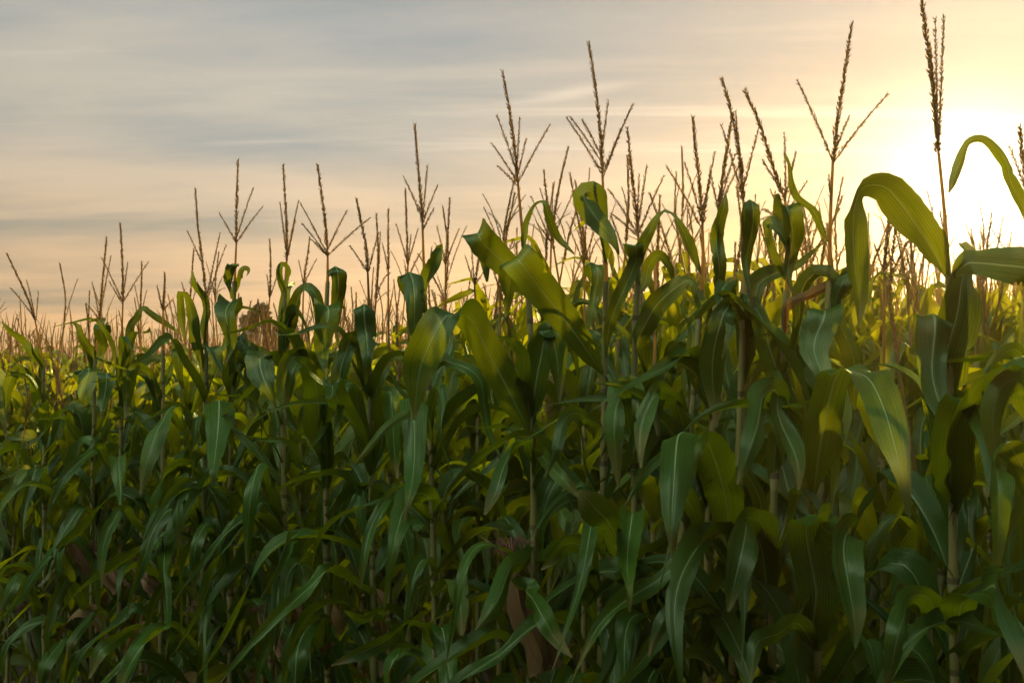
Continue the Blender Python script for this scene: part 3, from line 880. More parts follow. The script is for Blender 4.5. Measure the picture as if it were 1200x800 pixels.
# --- tassels one can make out in the second row
for lab, ax_, ped_, sp_, br_ in (
    ('second row corn plant with slender two-armed tassel left of the rolled-up curling leaf', [(480, 700), (479, 480)], [(479, 420), (478, 340), (478, 310)], [(478, 310), (477, 280), (476, 250), (475, 222)], [(0, (464, 262), -3), (0, (490, 268), 3)]),
    ('second row corn plant with a bare single spike right of the slim tassel', [(456, 700), (456, 480)], [(456, 430), (455, 350), (455, 325)], [(455, 325), (455, 300), (455, 272), (455, 245)], [(.1, (448, 285), -1)]),
    ('second row corn plant with small upright tassel between the curling leaf and the folded leaf', [(520, 700), (521, 480)], [(521, 430), (522, 350), (522, 310)], [(522, 310), (524, 285), (526, 255), (527, 232)], [(0, (510, 285), -2), (0, (538, 268), 3), (0, (512, 265), -1)]),
    ('second row corn plant with leaning spike just left of the six-armed tassel', [(585, 700), (585, 480)], [(585, 430), (587, 330), (590, 300)], [(590, 300), (594, 270), (599, 248), (603, 226)], [(0, (567, 243), -3), (0, (575, 285), -6), (0, (612, 280), 4)]),
    ('second row corn plant with curved dense spike between the two tallest tassels', [(644, 700), (644, 480)], [(644, 430), (645, 320), (646, 285)], [(646, 285), (650, 250), (657, 210), (666, 172)], [(0, (622, 230), -4), (0, (676, 218), 5), (.05, (648, 215), -1), (0, (630, 262), -3)]),
    ('second row corn plant with slender tassel close behind the tallest dark tassel', [(684, 700), (684, 480)], [(684, 430), (685, 350), (684, 310)], [(684, 310), (681, 275), (674, 240), (668, 203)], [(0, (700, 262), 3), (0, (664, 260), -3), (0, (691, 198), 2)]),
    ('second row corn plant with a thin tassel between bow-arched leaf and single spike', [(166, 700), (166, 480)], [(166, 430), (165, 395), (165, 370)], [(165, 370), (165, 350), (166, 330), (166, 307)], [(0, (158, 335), -2), (0, (172, 340), 2)]),
    ('second row corn plant with stout upright spike behind the crooked tassel', [(221, 700), (221, 480)], [(221, 430), (222, 395), (222, 375)], [(222, 375), (223, 350), (225, 320), (227, 292)], [(0, (213, 330), -2), (.1, (232, 330), 2)]),
    ('second row corn plant with a forked tassel in front of the dark evergreens', [(308, 700), (308, 480)], [(310, 430), (314, 370), (316, 350)], [(316, 350), (317, 325), (317, 300), (316, 280)], [(0, (313, 322), -1), (0, (328, 315), 3)]),
    ('second row corn plant with slim tassel right of the wide sprawling tassel', [(352, 700), (353, 480)], [(354, 430), (355, 360), (356, 335)], [(356, 335), (358, 315), (361, 296), (363, 278)], [(0, (350, 305), -2), (0, (371, 303), 2)]),
    ('second row corn plant with small fan tassel left of the six-armed tassel stem', [(560, 700), (560, 480)], [(560, 430), (558, 370), (556, 335)], [(556, 335), (560, 310), (565, 285), (570, 262)], [(0, (545, 300), -3), (0, (585, 295), 4), (0, (552, 285), -1)]),
    ('second row corn plant with tassel spike right of the open fan tassel', [(765, 700), (766, 480)], [(767, 430), (768, 340), (769, 310)], [(769, 310), (771, 285), (772, 262), (773, 240)], [(0, (760, 270), -2), (0, (784, 268), 3)]),
    ('second row corn plant with fine tassel left of the three-armed golden tassel', [(945, 700), (946, 480)], [(947, 430), (946, 350), (945, 310)], [(945, 310), (944, 285), (940, 260), (938, 235)], [(0, (928, 270), -2), (0, (958, 262), 3)]),
    ('second row corn plant with golden tassel right of the three-armed golden tassel', [(1035, 700), (1035, 480)], [(1035, 430), (1036, 350), (1036, 320)], [(1036, 320), (1038, 300), (1040, 278), (1042, 258)], [(0, (1024, 285), -2), (0, (1054, 282), 3)]),
):
    hero(lab, ax_, row=1, tassel=dict(ped=ped_, spike=sp_, br=br_), fill=13)


def solve_axis(h):
    Y = edge_Y(h['stalk'][0][0], h['row']) + h['dY']
    pts = [at(px, py, Y) for px, py in h['stalk']]
    b = pts[0]
    d = (pts[1] - pts[0])
    low = V((b.x - d.x / max(d.z, .1) * b.z * 0.5, b.y, 0))
    return Y, [low] + pts


ci = 0
for h in H:
    rng = random.Random(100 + ci)
    ci += 1
    Y, axis = solve_axis(h)
    base = axis[0]
    root = link('corn_plant', None)
    root.location = base
    root.empty_display_size = .05
    tag(root, h['label'], 'corn plant', 'corn plants along the field edge' if h['row'] == 0 else 'corn plants standing in rows behind the field edge')
    h['root'], h['Y'], h['base'] = root, Y, base
    off = -base

    def shift(mb):
        for i, q in enumerate(mb.v):
            mb.v[i] = (q[0] + off.x, q[1] + off.y, q[2] + off.z)
        return mb
    top = axis[-1]
    sm = stalk_mb(axis, r0=0.0110, r1=0.0060)
    link('stalk', shift(sm).mesh('stalk', [M_STALK]), root)
    for pts, opt in h['leaves']:
        mb = MB()
        dry_flare = opt.pop('dry_flare', False)  # dry tip, plus the orange of sun flare put into its colour
        stroke_leaf(mb, pts, rng, Y, **opt)
        lf = link('leaf', shift(mb).mesh('leaf', [M_DRY if dry_flare else M_LEAF_SHADED]), root)
        if dry_flare:
            lf['label'] = 'dry leaf, orange-brown partly from sun flare'
    # the leaves one does not make out singly: low on the stalk and turned along the row or away
    ax = catmull([tuple(p) for p in axis], 60)[0]
    nf = h['fill'] if h['fill'] is not None else 3
    azs = rng.choice([-1, 1])
    zs = [0.40 + 0.15 * k for k in range(5)] + [1.15 + (0.4 if h['row'] == 0 else 0.68) * (k + .5) / nf for k in range(nf)]
    for k, z in enumerate(zs):
        j = int(np.argmin(abs(ax[:, 2] - z)))
        p = V(ax[j])
        if z > 1.1:
            az = math.pi / 2 + rng.choice([-1, 1]) * rng.uniform(.2, 1.35 if h['row'] == 0 else 3)
            L = rng.uniform(.42, .66)
        else:
            azs = -azs
            az = math.atan2(UX.y, UX.x) * 0 + (0.55 if azs > 0 else 2.2) + rng.uniform(-.6, .6)
            L = rng.uniform(.45, .7)
        mb = MB()
        random_leaf(mb, p, az, L, rng.uniform(.026, .037), R(rng.uniform(18, 38)), rng)
        dry = z < .95 and rng.random() < .10
        link('leaf', shift(mb).mesh('leaf', [M_DRY if dry else (M_LEAF_SHADED if h['row'] == 0 else M_LEAF_SUNLIT)]), root)
    if h['row'] == 0:
        # slim upright blades crowded in the crown
        for k in range(5):
            z = rng.uniform(1.42, 1.84)
            j = int(np.argmin(abs(ax[:, 2] - z)))
            mb = MB()
            random_leaf(mb, V(ax[j]), rng.uniform(0, 6.28), rng.uniform(.30, .52), rng.uniform(.014, .025), R(rng.uniform(8, 34)), rng,
                        kink=(rng.uniform(.35, .7), rng.choice([.03, .06, .12])), droop=rng.uniform(1.2, 2.9))
            link('leaf', shift(mb).mesh('leaf', [M_LEAF_SHADED]), root)
        # drooping blades on the open side of the row, below the traced ones
        nd = 4 if any(e[4] > 1.1 for e in h['ears']) else 9
        for k in range(nd):
            z = .55 + .95 * (k + rng.uniform(.2, .8)) / nd
            j = int(np.argmin(abs(ax[:, 2] - z)))
            mb = MB()
            random_leaf(mb, V(ax[j]), -math.pi / 2 + rng.choice([-1, 1]) * rng.uniform(.1, 1.35), rng.uniform(.36, .68), rng.uniform(.018, .034),
                        R(rng.uniform(22, 55)), rng, kink=(rng.uniform(.16, .45), rng.choice([.03, .06, .12, .2])), droop=rng.uniform(2.2, 3.0))
            link('leaf', shift(mb).mesh('leaf', [M_LEAF_SHADED]), root)
    for (epx, az, lean, dry, sc) in h['ears']:
        p = at(epx[0], epx[1], Y - (.10 if sc > 1.1 else .05))
        add_ear(root, p + off, az, lean, rng, dry, sc if sc > 1.1 else sc * .8)
    t = h['tassel']
    if t:
        mb = MB()
        ped = [at(x, y, Y) for x, y in t['ped']]
        mb.tube([V(x) for x in catmull([tuple(p) for p in ped], 10)[0]], [0.0045 - 0.0016 * i / 9 for i in range(10)], n=6)
        sp = [at(x, y, Y) for x, y in t['spike']]
        spiked(mb, sp, 0.0085, 0.0130, 0.0019, 0.0026, rng, stem=0.0022)
        to = link('tassel', shift(mb).mesh('tassel', [M_TASSEL]), root)
        (bx, by), (ex, ey) = t['spike'][0], t['spike'][-1]
        for s0, tip, bow in t['br']:
            ox, oy = bx + (ex - bx) * s0, by + (ey - by) * s0
            if s0 < 0:          # below the spike's foot: on the peduncle
                qx, qy = t['ped'][-2]
                ox, oy = bx + (qx - bx) * min(1, -s0 * 1.5), by + (qy - by) * min(1, -s0 * 1.5)
            o = at(ox, oy, Y)
            dy = rng.uniform(-.05, .05)
            tp = at(tip[0], tip[1], Y + dy)
            c = at(ox + (tip[0] - ox) * .45 + bow * .55 * (1 if (tip[0] - ox) * bow < 0 else 0.4), oy + (tip[1] - oy) * .55, Y + dy * .3)
            b = MB()
            spiked(b, curve3(o, c, tp, 6), 0.0052, 0.0110, 0.0013, 0.0034, rng, start=.10, stem=0.0014)
            link('branch', shift(b).mesh('branch', [M_TASSEL]), to)

# ------------------------------------------------------------------ prototypes for the rows behind
PROTO = []
for k in range(14):
    rng = random.Random(500 + k)
    ht = rng.uniform(1.56, 1.76)
    parts = []
    lean = V((rng.uniform(-.05, .05), rng.uniform(-.05, .05), 0))
    axis = [V((0, 0, 0)), V((0, 0, ht * .35)) + lean * .2, V((0, 0, ht * .7)) + lean * .6, V((0, 0, ht)) + lean]
    parts.append(('stalk', stalk_mb(axis).mesh('stalk', [M_STALK])))
    ax = catmull([tuple(p) for p in axis], 60)[0]
    n = rng.choice([12, 13, 14])
    a0 = rng.uniform(-.4, .4)
    for i in range(n):
        z = 0.28 + (ht - 0.06 - 0.28) * (i / (n - 1)) ** .92
        j = int(np.argmin(abs(ax[:, 2] - z)))
        q = i / (n - 1)
        az = a0 + math.pi * (i % 2) + rng.uniform(-.55, .55)
        L = (.52 + .30 * math.sin(math.pi * min(1, q * .9 + .1))) * rng.uniform(.85, 1.12) * (1 if q < .75 else .78)
        mb = MB()
        random_leaf(mb, V(ax[j]), az, L, rng.uniform(.022, .037) * (1 if q < .8 else .8), R(rng.uniform(12, 34)), rng, n=22,
                    kink=(rng.uniform(.26, .55), rng.choice([.03, .05, .1, .18])))
        parts.append(('leaf', mb.mesh('leaf', [M_DRY if (q < .15 and rng.random() < .6) else M_LEAF_SUNLIT])))
    # short stiff blades crowded under the tassel
    for i in range(rng.choice([2, 3])):
        j = int(np.argmin(abs(ax[:, 2] - (ht - rng.uniform(.03, .22)))))
        mb = MB()
        random_leaf(mb, V(ax[j]), rng.uniform(0, 6.28), rng.uniform(.34, .54), rng.uniform(.018, .029), R(rng.uniform(6, 20)), rng, n=20,
                    kink=(rng.uniform(.42, .75), rng.choice([.03, .05, .1])), droop=rng.uniform(1.6, 2.9))
        parts.append(('leaf', mb.mesh('leaf', [M_LEAF_SUNLIT])))
    tm, tb = tassel_parts(rng)
    sub = [b.mesh('branch', [M_TASSEL]) for b in tb]
    ear = None
    if rng.random() < .7:
        e = ear_parts(rng, rng.random() < .3)
        ear = (e[0].mesh('ear', [M_HUSK]), e[1].mesh('silk', [M_SILK]), V((0, 0, rng.uniform(.75, .95))) + lean * .5, rng.uniform(0, 6), rng.uniform(.3, .7))
    PROTO.append(dict(parts=parts, tassel=tm.mesh('tassel', [M_TASSEL]), sub=sub, ear=ear, top=V((0, 0, ht)) + lean))

PROTO_OBJ = {}


def proto_tree(k):
    """first use builds the thing; later ones copy it and each of its parts"""
    P = PROTO[k]
    if k not in PROTO_OBJ:
        r = link('corn_plant', None)
        r.empty_display_size = .05
        for nme, me in P['parts']:
            link(nme, me, r)
        t = link('tassel', P['tassel'], r)
        t.location = P['top'] - V((0, 0, .01))
        for s in P['sub']:
            link('branch', s, t)
        if P['ear']:
            e = link('ear', P['ear'][0], r)
            e.location, e.rotation_euler = P['ear'][2], (0, P['ear'][4], P['ear'][3])
            link('silk', P['ear'][1], e)
        PROTO_OBJ[k] = r
        return r
    src = PROTO_OBJ[k]
    r = src.copy()
    COL.objects.link(r)
    for ch in src.children:
        c = ch.copy()
        COL.objects.link(c)
        c.parent = r
        for g in ch.children:
            d = g.copy()
            COL.objects.link(d)
            d.parent = c
    return r


rng = random.Random(42)
cand = []
hero_xy = [(h['base'].x, h['base'].y) for h in H]
for row in range(0, 60):
    c = C1 + DC * row
    s = -60.0
    step = .165
    while s < 30:
        s += step * rng.uniform(.8, 1.25)
        p = V((0, c, 0)) + UX * s
        p += V((rng.uniform(-.03, .03), rng.uniform(-.05, .05), 0))
        if row == 0:
            p.y += .10
            if p.x > .28 * p.y:
                continue
        if p.y < .9:
            continue
        x = 600 + F_PX * p.x / p.y
        if x < -700 or x > 1900 or p.y > 24:
            continue
        if row < 2 and any((p.x - a) ** 2 + (p.y - b) ** 2 < .12 ** 2 for a, b in hero_xy):
            continue
        cand.append((row, p, x))
cand.sort(key=lambda q: q[1].y)
N_IND = 300 - len(H)
ind = [q for q in cand if -25 < q[2] < 1225][:N_IND]
ind_set = set(id(q) for q in ind)
rest = [q for q in cand if id(q) not in ind_set]
FAR_Y = ind[-1][1].y
print('individuals to', FAR_Y, 'rest', len(rest))

SHORT = ['the plant arching before the sun', 'the plant cut by the right edge', 'the three-armed golden tassel', 'the wedge-shaped leaf',
         'the paired tassel spikes', 'the spear-like leaf', 'the thin forked tassel', 'the open fan tassel', 'the tallest dark tassel',
         'the six-armed tassel', 'the rolled-up curling leaf', 'the wide leaf folded across', 'the wide sprawling tassel', 'the hooked leaf tip',
         'the stacked square-topped leaves', 'the crooked tassel', 'the single-spike tassel', 'the bow-arched leaf', 'the dense tassel',
         'the leftmost leaning tassel']
ORD = ['front', 'second', 'third', 'fourth', 'fifth', 'sixth', 'seventh', 'eighth', 'ninth', 'tenth', 'eleventh', 'twelfth', 'thirteenth', 'fourteenth', 'fifteenth', 'sixteenth']
hx = [600 + F_PX * h['base'].x / h['base'].y for h in H[:20]]
buckets = {}
made = []
for row, p, x in ind:
    k = rng.randrange(len(PROTO))
    r = proto_tree(k)
    r.location = (p.x, p.y, 0)
    # blades mostly lie along the row
    rz = math.atan2(UX.y, UX.x) + rng.choice([0, math.pi]) + rng.gauss(0, .55 if row else .35)
    if row > 0:
        rz = rng.uniform(0, 6.28) if rng.random() < .6 else rz
    r.rotation_euler = (rng.gauss(0, .025), rng.gauss(0, .025), rz)
    # the plants grow taller away from the left end
    tall = 1.16 + .10 * max(-1.5, min(1.2, p.x))
    s = tall * rng.uniform(.93, 1.07) * (.86 if row == 0 else 1)
    # no plant of the filling overtops the skyline of the traced ones
    lim = float(np.interp(x, [0, 150, 280, 480, 600, 700, 850, 1000, 1200], [320, 270, 215, 190, 172, 150, 150, 215, 235]))
    zmax = at(x, lim, p.y).z
    s = max(.80, min(s, zmax / 2.22))
    r.scale = (s, s, s)
    nh = min(range(len(hx)), key=lambda i: abs(hx[i] - x))
    buckets.setdefault((row, nh), []).append((x, r))
for (row, nh), lst in buckets.items():
    lst.sort(key=lambda q: q[0])
    for i, (x, r) in enumerate(lst):
        if row == 0:
            base = 'front row corn plant beside ' + SHORT[nh]
        else:
            base = ORD[min(row, 15)] + ' row corn plant behind ' + SHORT[nh]
        if len(lst) > 1:
            if len(lst) == 2:
                base += [', left of two', ', right of two'][i]
            else:
                base += ', ' + ORD[i].replace('front', 'first') + ' from left'
        tag(r, base, 'corn plant', 'corn plants standing in rows behind the field edge' if row else 'corn plants along the field edge')

# ------------------------------------------------------------------ the rest of the field: one mass
def template(rng, nleaf, seg, cols, tb):
    mb = MB()
    ht = rng.uniform(1.56, 1.76)
    mb.tube([V((0, 0, 0)), V((0, 0, ht * .5)), V((0, 0, ht))], [.012, .010, .006], n=4, mi=1)
    a0 = rng.uniform(0, 6)
    for i in range(nleaf):
        q = i / (nleaf - 1)
        z = .35 + (ht - .4) * q
        random_leaf(mb, V((0, 0, z)), a0 + math.pi * (i % 2) + rng.uniform(-.6, .6), rng.uniform(.5, .75), rng.uniform(.035, .045),
                    R(rng.uniform(14, 36)), rng, n=seg, cols=cols, mi=0)
    top = V((0, 0, ht))
    ped = rng.uniform(.20, .40)
    h = rng.uniform(.25, .34)
    o = top + V((rng.uniform(-.02, .02), rng.uniform(-.02, .02), ped))
    if tb == 2 and ht < 1.63:
        return np.array(mb.v), mb.f, mb.uv, mb.m
    mb.tube([top, o], [.004, .003], n=3, mi=2)
    tip = o + V((rng.uniform(-.05, .05), rng.uniform(-.05, .05), h))
    mb.tube([o, o.lerp(tip, .3), o.lerp(tip, .7), tip], [.003, .0058, .0048, .0012], n=4, mi=2)
    for k in range(tb):
        if tb == 2 and ht > 1.66:
            break
        az = rng.uniform(0, 6.28)
        l = rng.uniform(.12, .2)
        sp = R(rng.uniform(15, 50))
        e = o + V((math.cos(az) * math.sin(sp), math.sin(az) * math.sin(sp), math.cos(sp))) * l
        mb.tube([o, o.lerp(e, .5) + V((0, 0, .012)), e], [.0016, .0038, .0014], n=3, mi=2)
    nv = np.array(mb.v)
    return nv, mb.f, mb.uv, mb.m


rng = random.Random(77)
T_NEAR = [template(rng, 10, 13, 3, 3) for _ in range(10)]
T_FAR = [template(rng, 8, 8, 3, 2) for _ in range(10)]
inst = []
for row, p, x in rest:
    if p.y < 24:
        inst.append((T_NEAR[rng.randrange(10)] if p.y < 14 else T_FAR[rng.randrange(10)], p, 1.10 + .06 * max(-1.4, min(1.6, p.x * .5))))
for y0, y1, dens in ((24, 45, 1.6), (45, 90, .5)):
    y = y0
    area = .6 * (y1 ** 2 - y0 ** 2)
    for _ in range(int(area * dens)):
        yy = math.sqrt(rng.uniform(y0 ** 2, y1 ** 2))
        inst.append((T_FAR[rng.randrange(10)], V((yy * rng.uniform(-.6, .6), yy, 0)), 1.0))
    for i in range(len(inst)):
        if inst[i][1].y >= 24:
            inst[i] = (inst[i][0], inst[i][1], 1.04 + .10 * max(-.5, min(.5, inst[i][1].x / inst[i][1].y)))
VV, FF, UU, MM = [], [], [], []
nb = 0
for T, p, sc in inst:
    nv, f, uv, m = T
    a = rng.uniform(0, 6.28)
    s = sc * rng.uniform(.95, 1.05)
    ca, sa = math.cos(a) * s, math.sin(a) * s
    q = np.empty_like(nv)
    q[:, 0] = nv[:, 0] * ca - nv[:, 1] * sa + p.x
    q[:, 1] = nv[:, 0] * sa + nv[:, 1] * ca + p.y
    q[:, 2] = nv[:, 2] * s
    VV.append(q)
    FF.append((f, nb, m, uv))
    nb += len(nv)
VV = np.concatenate(VV)
loops, starts, totals, mi, uvs = [], [], [], [], []
cache = {}
pos = 0
for f, b, m, uv in FF:
    key = id(f)
    if key not in cache:
        lens = np.array([len(x) for x in f], np.int32)
        cache[key] = (np.array([i for x in f for i in x], np.int32), lens, np.array(m, np.int32),
                      np.array([c for x in uv for c in x], np.float32))
    idx, lens, mm, u = cache[key]
    loops.append(idx + b)
    totals.append(lens)
    mi.append(mm)
    uvs.append(u)
loops, totals, mi, uvs = map(np.concatenate, (loops, totals, mi, uvs))
starts = np.concatenate([[0], np.cumsum(totals)[:-1]]).astype(np.int32)
me = bpy.data.meshes.new('far_corn')
me.vertices.add(len(VV))
me.vertices.foreach_set('co', VV.astype(np.float32).ravel())
me.loops.add(len(loops))
me.loops.foreach_set('vertex_index', loops)
me.polygons.add(len(totals))
me.polygons.foreach_set('loop_start', starts)
uvl = me.uv_layers.new(name='UVMap')
uvl.data.foreach_set('uv', uvs.ravel())
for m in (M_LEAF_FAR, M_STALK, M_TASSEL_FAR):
    me.materials.append(m)
me.polygons.foreach_set('material_index', mi)
me.polygons.foreach_set('use_smooth', [True] * len(totals))
me.update(calc_edges=True)
me.validate()
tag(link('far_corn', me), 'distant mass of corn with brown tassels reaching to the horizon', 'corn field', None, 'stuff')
print('far corn plants', len(inst), 'faces', len(totals))

# ------------------------------------------------------------------ trees beyond the field
M_CROWN = simple_mat('tree_foliage', (0.014, 0.020, 0.008), (0.040, 0.040, 0.014), scale=1.2, rough=0.7, trans=(0.10, 0.08, 0.02), tfac=0.12)
M_CROWN_B = simple_mat('bush_foliage', (0.042, 0.022, 0.011), (0.11, 0.050, 0.022), scale=1.2, rough=0.6, trans=(0.18, 0.11, 0.03), tfac=0.22)
M_BARK = simple_mat('bark', (0.05, 0.038, 0.028), (0.10, 0.08, 0.06), scale=6, rough=0.9)


def tree(name, px, Y, ytop, wpx, label, mat, seed, cat='tree', conic=False, n=5200):
    rng = random.Random(seed)
    X = (px - 600) / F_PX * Y
    H_ = (428 - ytop) / F_PX * Y + CAM_H
    rad = wpx / F_PX * Y / 2
    root = link(name, None)
    root.location = (X, Y, 0)
    tag(root, label, cat, 'trees and bushes beyond the corn')
    tk = MB()
    tk.tube([V((0, 0, 0)), V((.1, 0, H_ * .35)), V((0, .1, H_ * .6)), V((.05, 0, H_ * .88))], [rad * .10, rad * .08, rad * .05, rad * .015], n=8)
    for k in range(9):
        z = H_ * rng.uniform(.3, .7)
        a = rng.uniform(0, 6.28)
        tk.tube([V((0, 0, z)), V((math.cos(a), math.sin(a), .5)) * rad * .45 + V((0, 0, z)), V((math.cos(a), math.sin(a), .8)) * rad * .75 + V((0, 0, z))],
                [rad * .04, rad * .025, rad * .008], n=5)
    link('trunk', tk.mesh('trunk', [M_BARK]), root)
    cr = MB()
    clumps = []
    for k in range(26 if not conic else 34):
        if conic:
            t = rng.random() ** 1.3
            rr = rad * (1 - t) * rng.uniform(.2, .95)
            a = rng.uniform(0, 6.28)
            clumps.append((V((math.cos(a) * rr, math.sin(a) * rr, H_ * (.15 + .8 * t))), rad * .34 * (1.15 - t)))
        else:
            d = V((rng.gauss(0, 1), rng.gauss(0, 1), rng.gauss(0, 1))).normalized() * rng.uniform(.3, .85)
            clumps.append((V((d.x * rad, d.y * rad, H_ * .58 + d.z * H_ * .38)), rad * rng.uniform(.22, .42)))
    lob = [rng.uniform(0, 6.28) for _ in range(4)]
    for k in range(n):
        if conic:
            t = rng.random() ** 1.2
            az = rng.uniform(0, 6.28)
            edge = (1 - t) ** .75 * (.78 + .22 * math.sin(5 * az + 23 * t + lob[0]) + .16 * math.sin(31 * t + 2 * az + lob[1]))
            q = rng.random() ** .45
            p = V((math.cos(az), math.sin(az), 0)) * rad * max(.03, edge) * q + V((0, 0, H_ * (.08 + .92 * t)))
            d = V((math.cos(az), math.sin(az), .9))
        else:
            c, r = clumps[rng.randrange(len(clumps))]
            d = V((rng.gauss(0, 1), rng.gauss(0, 1), rng.gauss(0, .8)))
            d = d.normalized() * r * (rng.random() ** .5) * rng.uniform(.6, 1.5)
            p = c + d
        if p.z < .2:
            continue
        s = rng.uniform(.07, .16)
        a = V((rng.gauss(0, 1), rng.gauss(0, 1), rng.gauss(0, 1))).normalized()
        b = a.orthogonal().normalized()
        if conic:
            a = (d.normalized() + V((rng.gauss(0, .3), rng.gauss(0, .3), .5))).normalized()
            b = a.orthogonal().normalized()
            s *= 1.3
        i = len(cr.v)
        cr.v.extend([tuple(p - a * s), tuple(p + b * s * .45), tuple(p + a * s), tuple(p - b * s * .45)])
        cr.f.append((i, i + 1, i + 2, i + 3))
        cr.m.append(0)
        cr.uv.append([(0, 0)] * 4)
    link('crown', cr.mesh('crown', [mat], smooth=False), root)
    return root


tree('evergreen_tree', 302, 27, 346, 56, 'dark evergreen tree beyond the corn, left of the pair', M_CROWN, 1, n=9000)
tree('evergreen_tree', 336, 28, 356, 56, 'dark evergreen tree beyond the corn, right of the pair', M_CROWN, 2, n=9000)
tree('broad_bush', 318, 25, 384, 96, 'wide low bush at the foot of the dark evergreens', M_CROWN_B, 3, 'bush')
tree('broad_bush', 186, 40, 404, 70, 'small low dark bush on the horizon at left', M_CROWN, 4, 'bush', n=2500)
tree('broad_tree', 665, 26, 338, 60, 'rounded russet tree behind the tallest tassel', M_CROWN_B, 5)
tree('broad_tree', 735, 26, 324, 92, 'largest rounded russet tree beyond the middle of the corn', M_CROWN_B, 6, n=8000)
tree('broad_tree', 800, 28, 346, 60, 'small dark tree right of the largest rounded tree', M_CROWN, 7)
tree('broad_bush', 412, 26, 376, 56, 'russet bush beyond the corn under the slim tassels', M_CROWN_B, 8, 'bush')
tree('broad_bush', 18, 36, 412, 70, 'russet bush at the far left horizon', M_CROWN_B, 9, 'bush', n=2500)

# ------------------------------------------------------------------ ground
m, nt, nodes, links = new_mat('soil')
tc = N(nt, 'ShaderNodeTexCoord')
n1 = N(nt, 'ShaderNodeTexNoise', i_Scale=1.2, i_Detail=9.0)
n2 = N(nt, 'ShaderNodeTexNoise', i_Scale=22.0, i_Detail=6.0)
links.new(tc.outputs['Object'], n1.inputs['Vector'])
links.new(tc.outputs['Object'], n2.inputs['Vector'])
f = math_n(nt, 'MULTIPLY_ADD', n2.outputs[0], .8, math_n(nt, 'MULTIPLY', n1.outputs[0], .4), clamp=True)
col = mix_c(nt, f, (0.035, 0.024, 0.015), (0.14, 0.10, 0.062))
p = N(nt, 'ShaderNodeBsdfPrincipled', i_Roughness=.95)
links.new(col, p.inputs['Base Color'])
bp = N(nt, 'ShaderNodeBump', i_Strength=.8, i_Distance=.03)
links.new(n2.outputs[0], bp.inputs['Height'])
links.new(bp.outputs[0], p.inputs['Normal'])
out = N(nt, 'ShaderNodeOutputMaterial')
links.new(p.outputs[0], out.inputs['Surface'])
g = MB()
rows = []
ext = [-300, -120, -50] + [-20 + i * .8 for i in range(61)] + [60, 120, 300]
eyy = [-300, -100, -30] + [-6 + i * .8 for i in range(56)] + [60, 130, 300]
for y in eyy:
    rows.append([V((x, y, .025 * math.sin(x * 3.1 + y * 1.7) * math.sin(y * 2.3 - x) - .02)) for x in ext])
g.quad_grid(rows)
tag(link('ground', g.mesh('ground', [m])), 'bare brown soil under the corn', 'soil', None, 'structure')

# ------------------------------------------------------------------ haze
HAZE = 0.0016
if HAZE:
    m, nt, nodes, links = new_mat('haze')
    pv = N(nt, 'ShaderNodeVolumePrincipled')
    pv.inputs['Color'].default_value = (1.0, .68, .27, 1)
    pv.inputs['Density'].default_value = HAZE
    pv.inputs['Anisotropy'].default_value = .74
    out = N(nt, 'ShaderNodeOutputMaterial')
    links.new(pv.outputs[0], out.inputs['Volume'])
    hb = MB()
    x0, x1, y0, y1, z0, z1 = -310, 310, -310, 310, -1.2, 7.6
    hb.v = [(x, y, z) for z in (z0, z1) for y in (y0, y1) for x in (x0, x1)]
    hb.f = [(0, 2, 3, 1), (4, 5, 7, 6), (0, 1, 5, 4), (2, 6, 7, 3), (0, 4, 6, 2), (1, 3, 7, 5)]
    hb.m = [0] * 6
    hb.uv = [[(0, 0)] * 4] * 6
    tag(link('haze', hb.mesh('haze', [m], smooth=False)), 'thin golden evening haze over the field', 'haze', None, 'stuff')

# ------------------------------------------------------------------ light
sd = bpy.data.lights.new('sun', 'SUN')
sd.energy = 5.0
sd.angle = R(.8)
sd.color = (1.0, .74, .36)
so = link('sun', sd)
so.rotation_euler = (-SUN_DIR).to_track_quat('-Z', 'Y').to_euler()
so.location = (10, 10, 20)

w = bpy.data.worlds.new('World')
SC.world = w
w.use_nodes = True
nt = w.node_tree
nt.nodes.clear()
links = nt.links
tc = N(nt, 'ShaderNodeTexCoord')
nrm = N(nt, 'ShaderNodeVectorMath', operation='NORMALIZE')
links.new(tc.outputs['Generated'], nrm.inputs[0])
D = nrm.outputs[0]
sp = N(nt, 'ShaderNodeSeparateXYZ')
links.new(D, sp.inputs[0])
dx, dy, dz = sp.outputs
sky = N(nt, 'ShaderNodeTexSky', sky_type='NISHITA', sun_disc=False)
sky.sun_elevation = SUN_EL
sky.sun_rotation = SUN_AZ
sky.air_density, sky.dust_density, sky.ozone_density = 1.0, 2.0, 1.0
dot = N(nt, 'ShaderNodeVectorMath', operation='DOT_PRODUCT')
links.new(D, dot.inputs[0])
dot.inputs[1].default_value = SUN_DIR
ang = math_n(nt, 'ARCCOSINE', math_n(nt, 'MINIMUM', dot.outputs['Value'], .999999))


def expo(a, k, amp):
    return math_n(nt, 'MULTIPLY', math_n(nt, 'POWER', 2.718, math_n(nt, 'DIVIDE', a, -k)), amp)


el = math_n(nt, 'MAXIMUM', dz, 0.0)
# veil of high cloud: colour by height above the horizon
ramp = N(nt, 'ShaderNodeValToRGB')
cr = ramp.color_ramp
cr.elements[0].position = 0.0
cr.elements[0].color = (0.72, 0.47, 0.27, 1)
cr.elements[1].position = 1.0
cr.elements[1].color = (.55, .62, .56, 1)
for pos, c in ((.05, (0.70, 0.485, 0.30)), (.12, (0.64, 0.505, 0.35)), (.19, (0.53, 0.505, 0.43)), (.30, (0.49, 0.49, 0.44)), (.37, (.34, .35, .31)), (.60, (.30, .33, .29)), (.80, (.40, .45, .40))):
    e = cr.elements.new(pos)
    e.color = (*c, 1)
links.new(el, ramp.inputs[0])
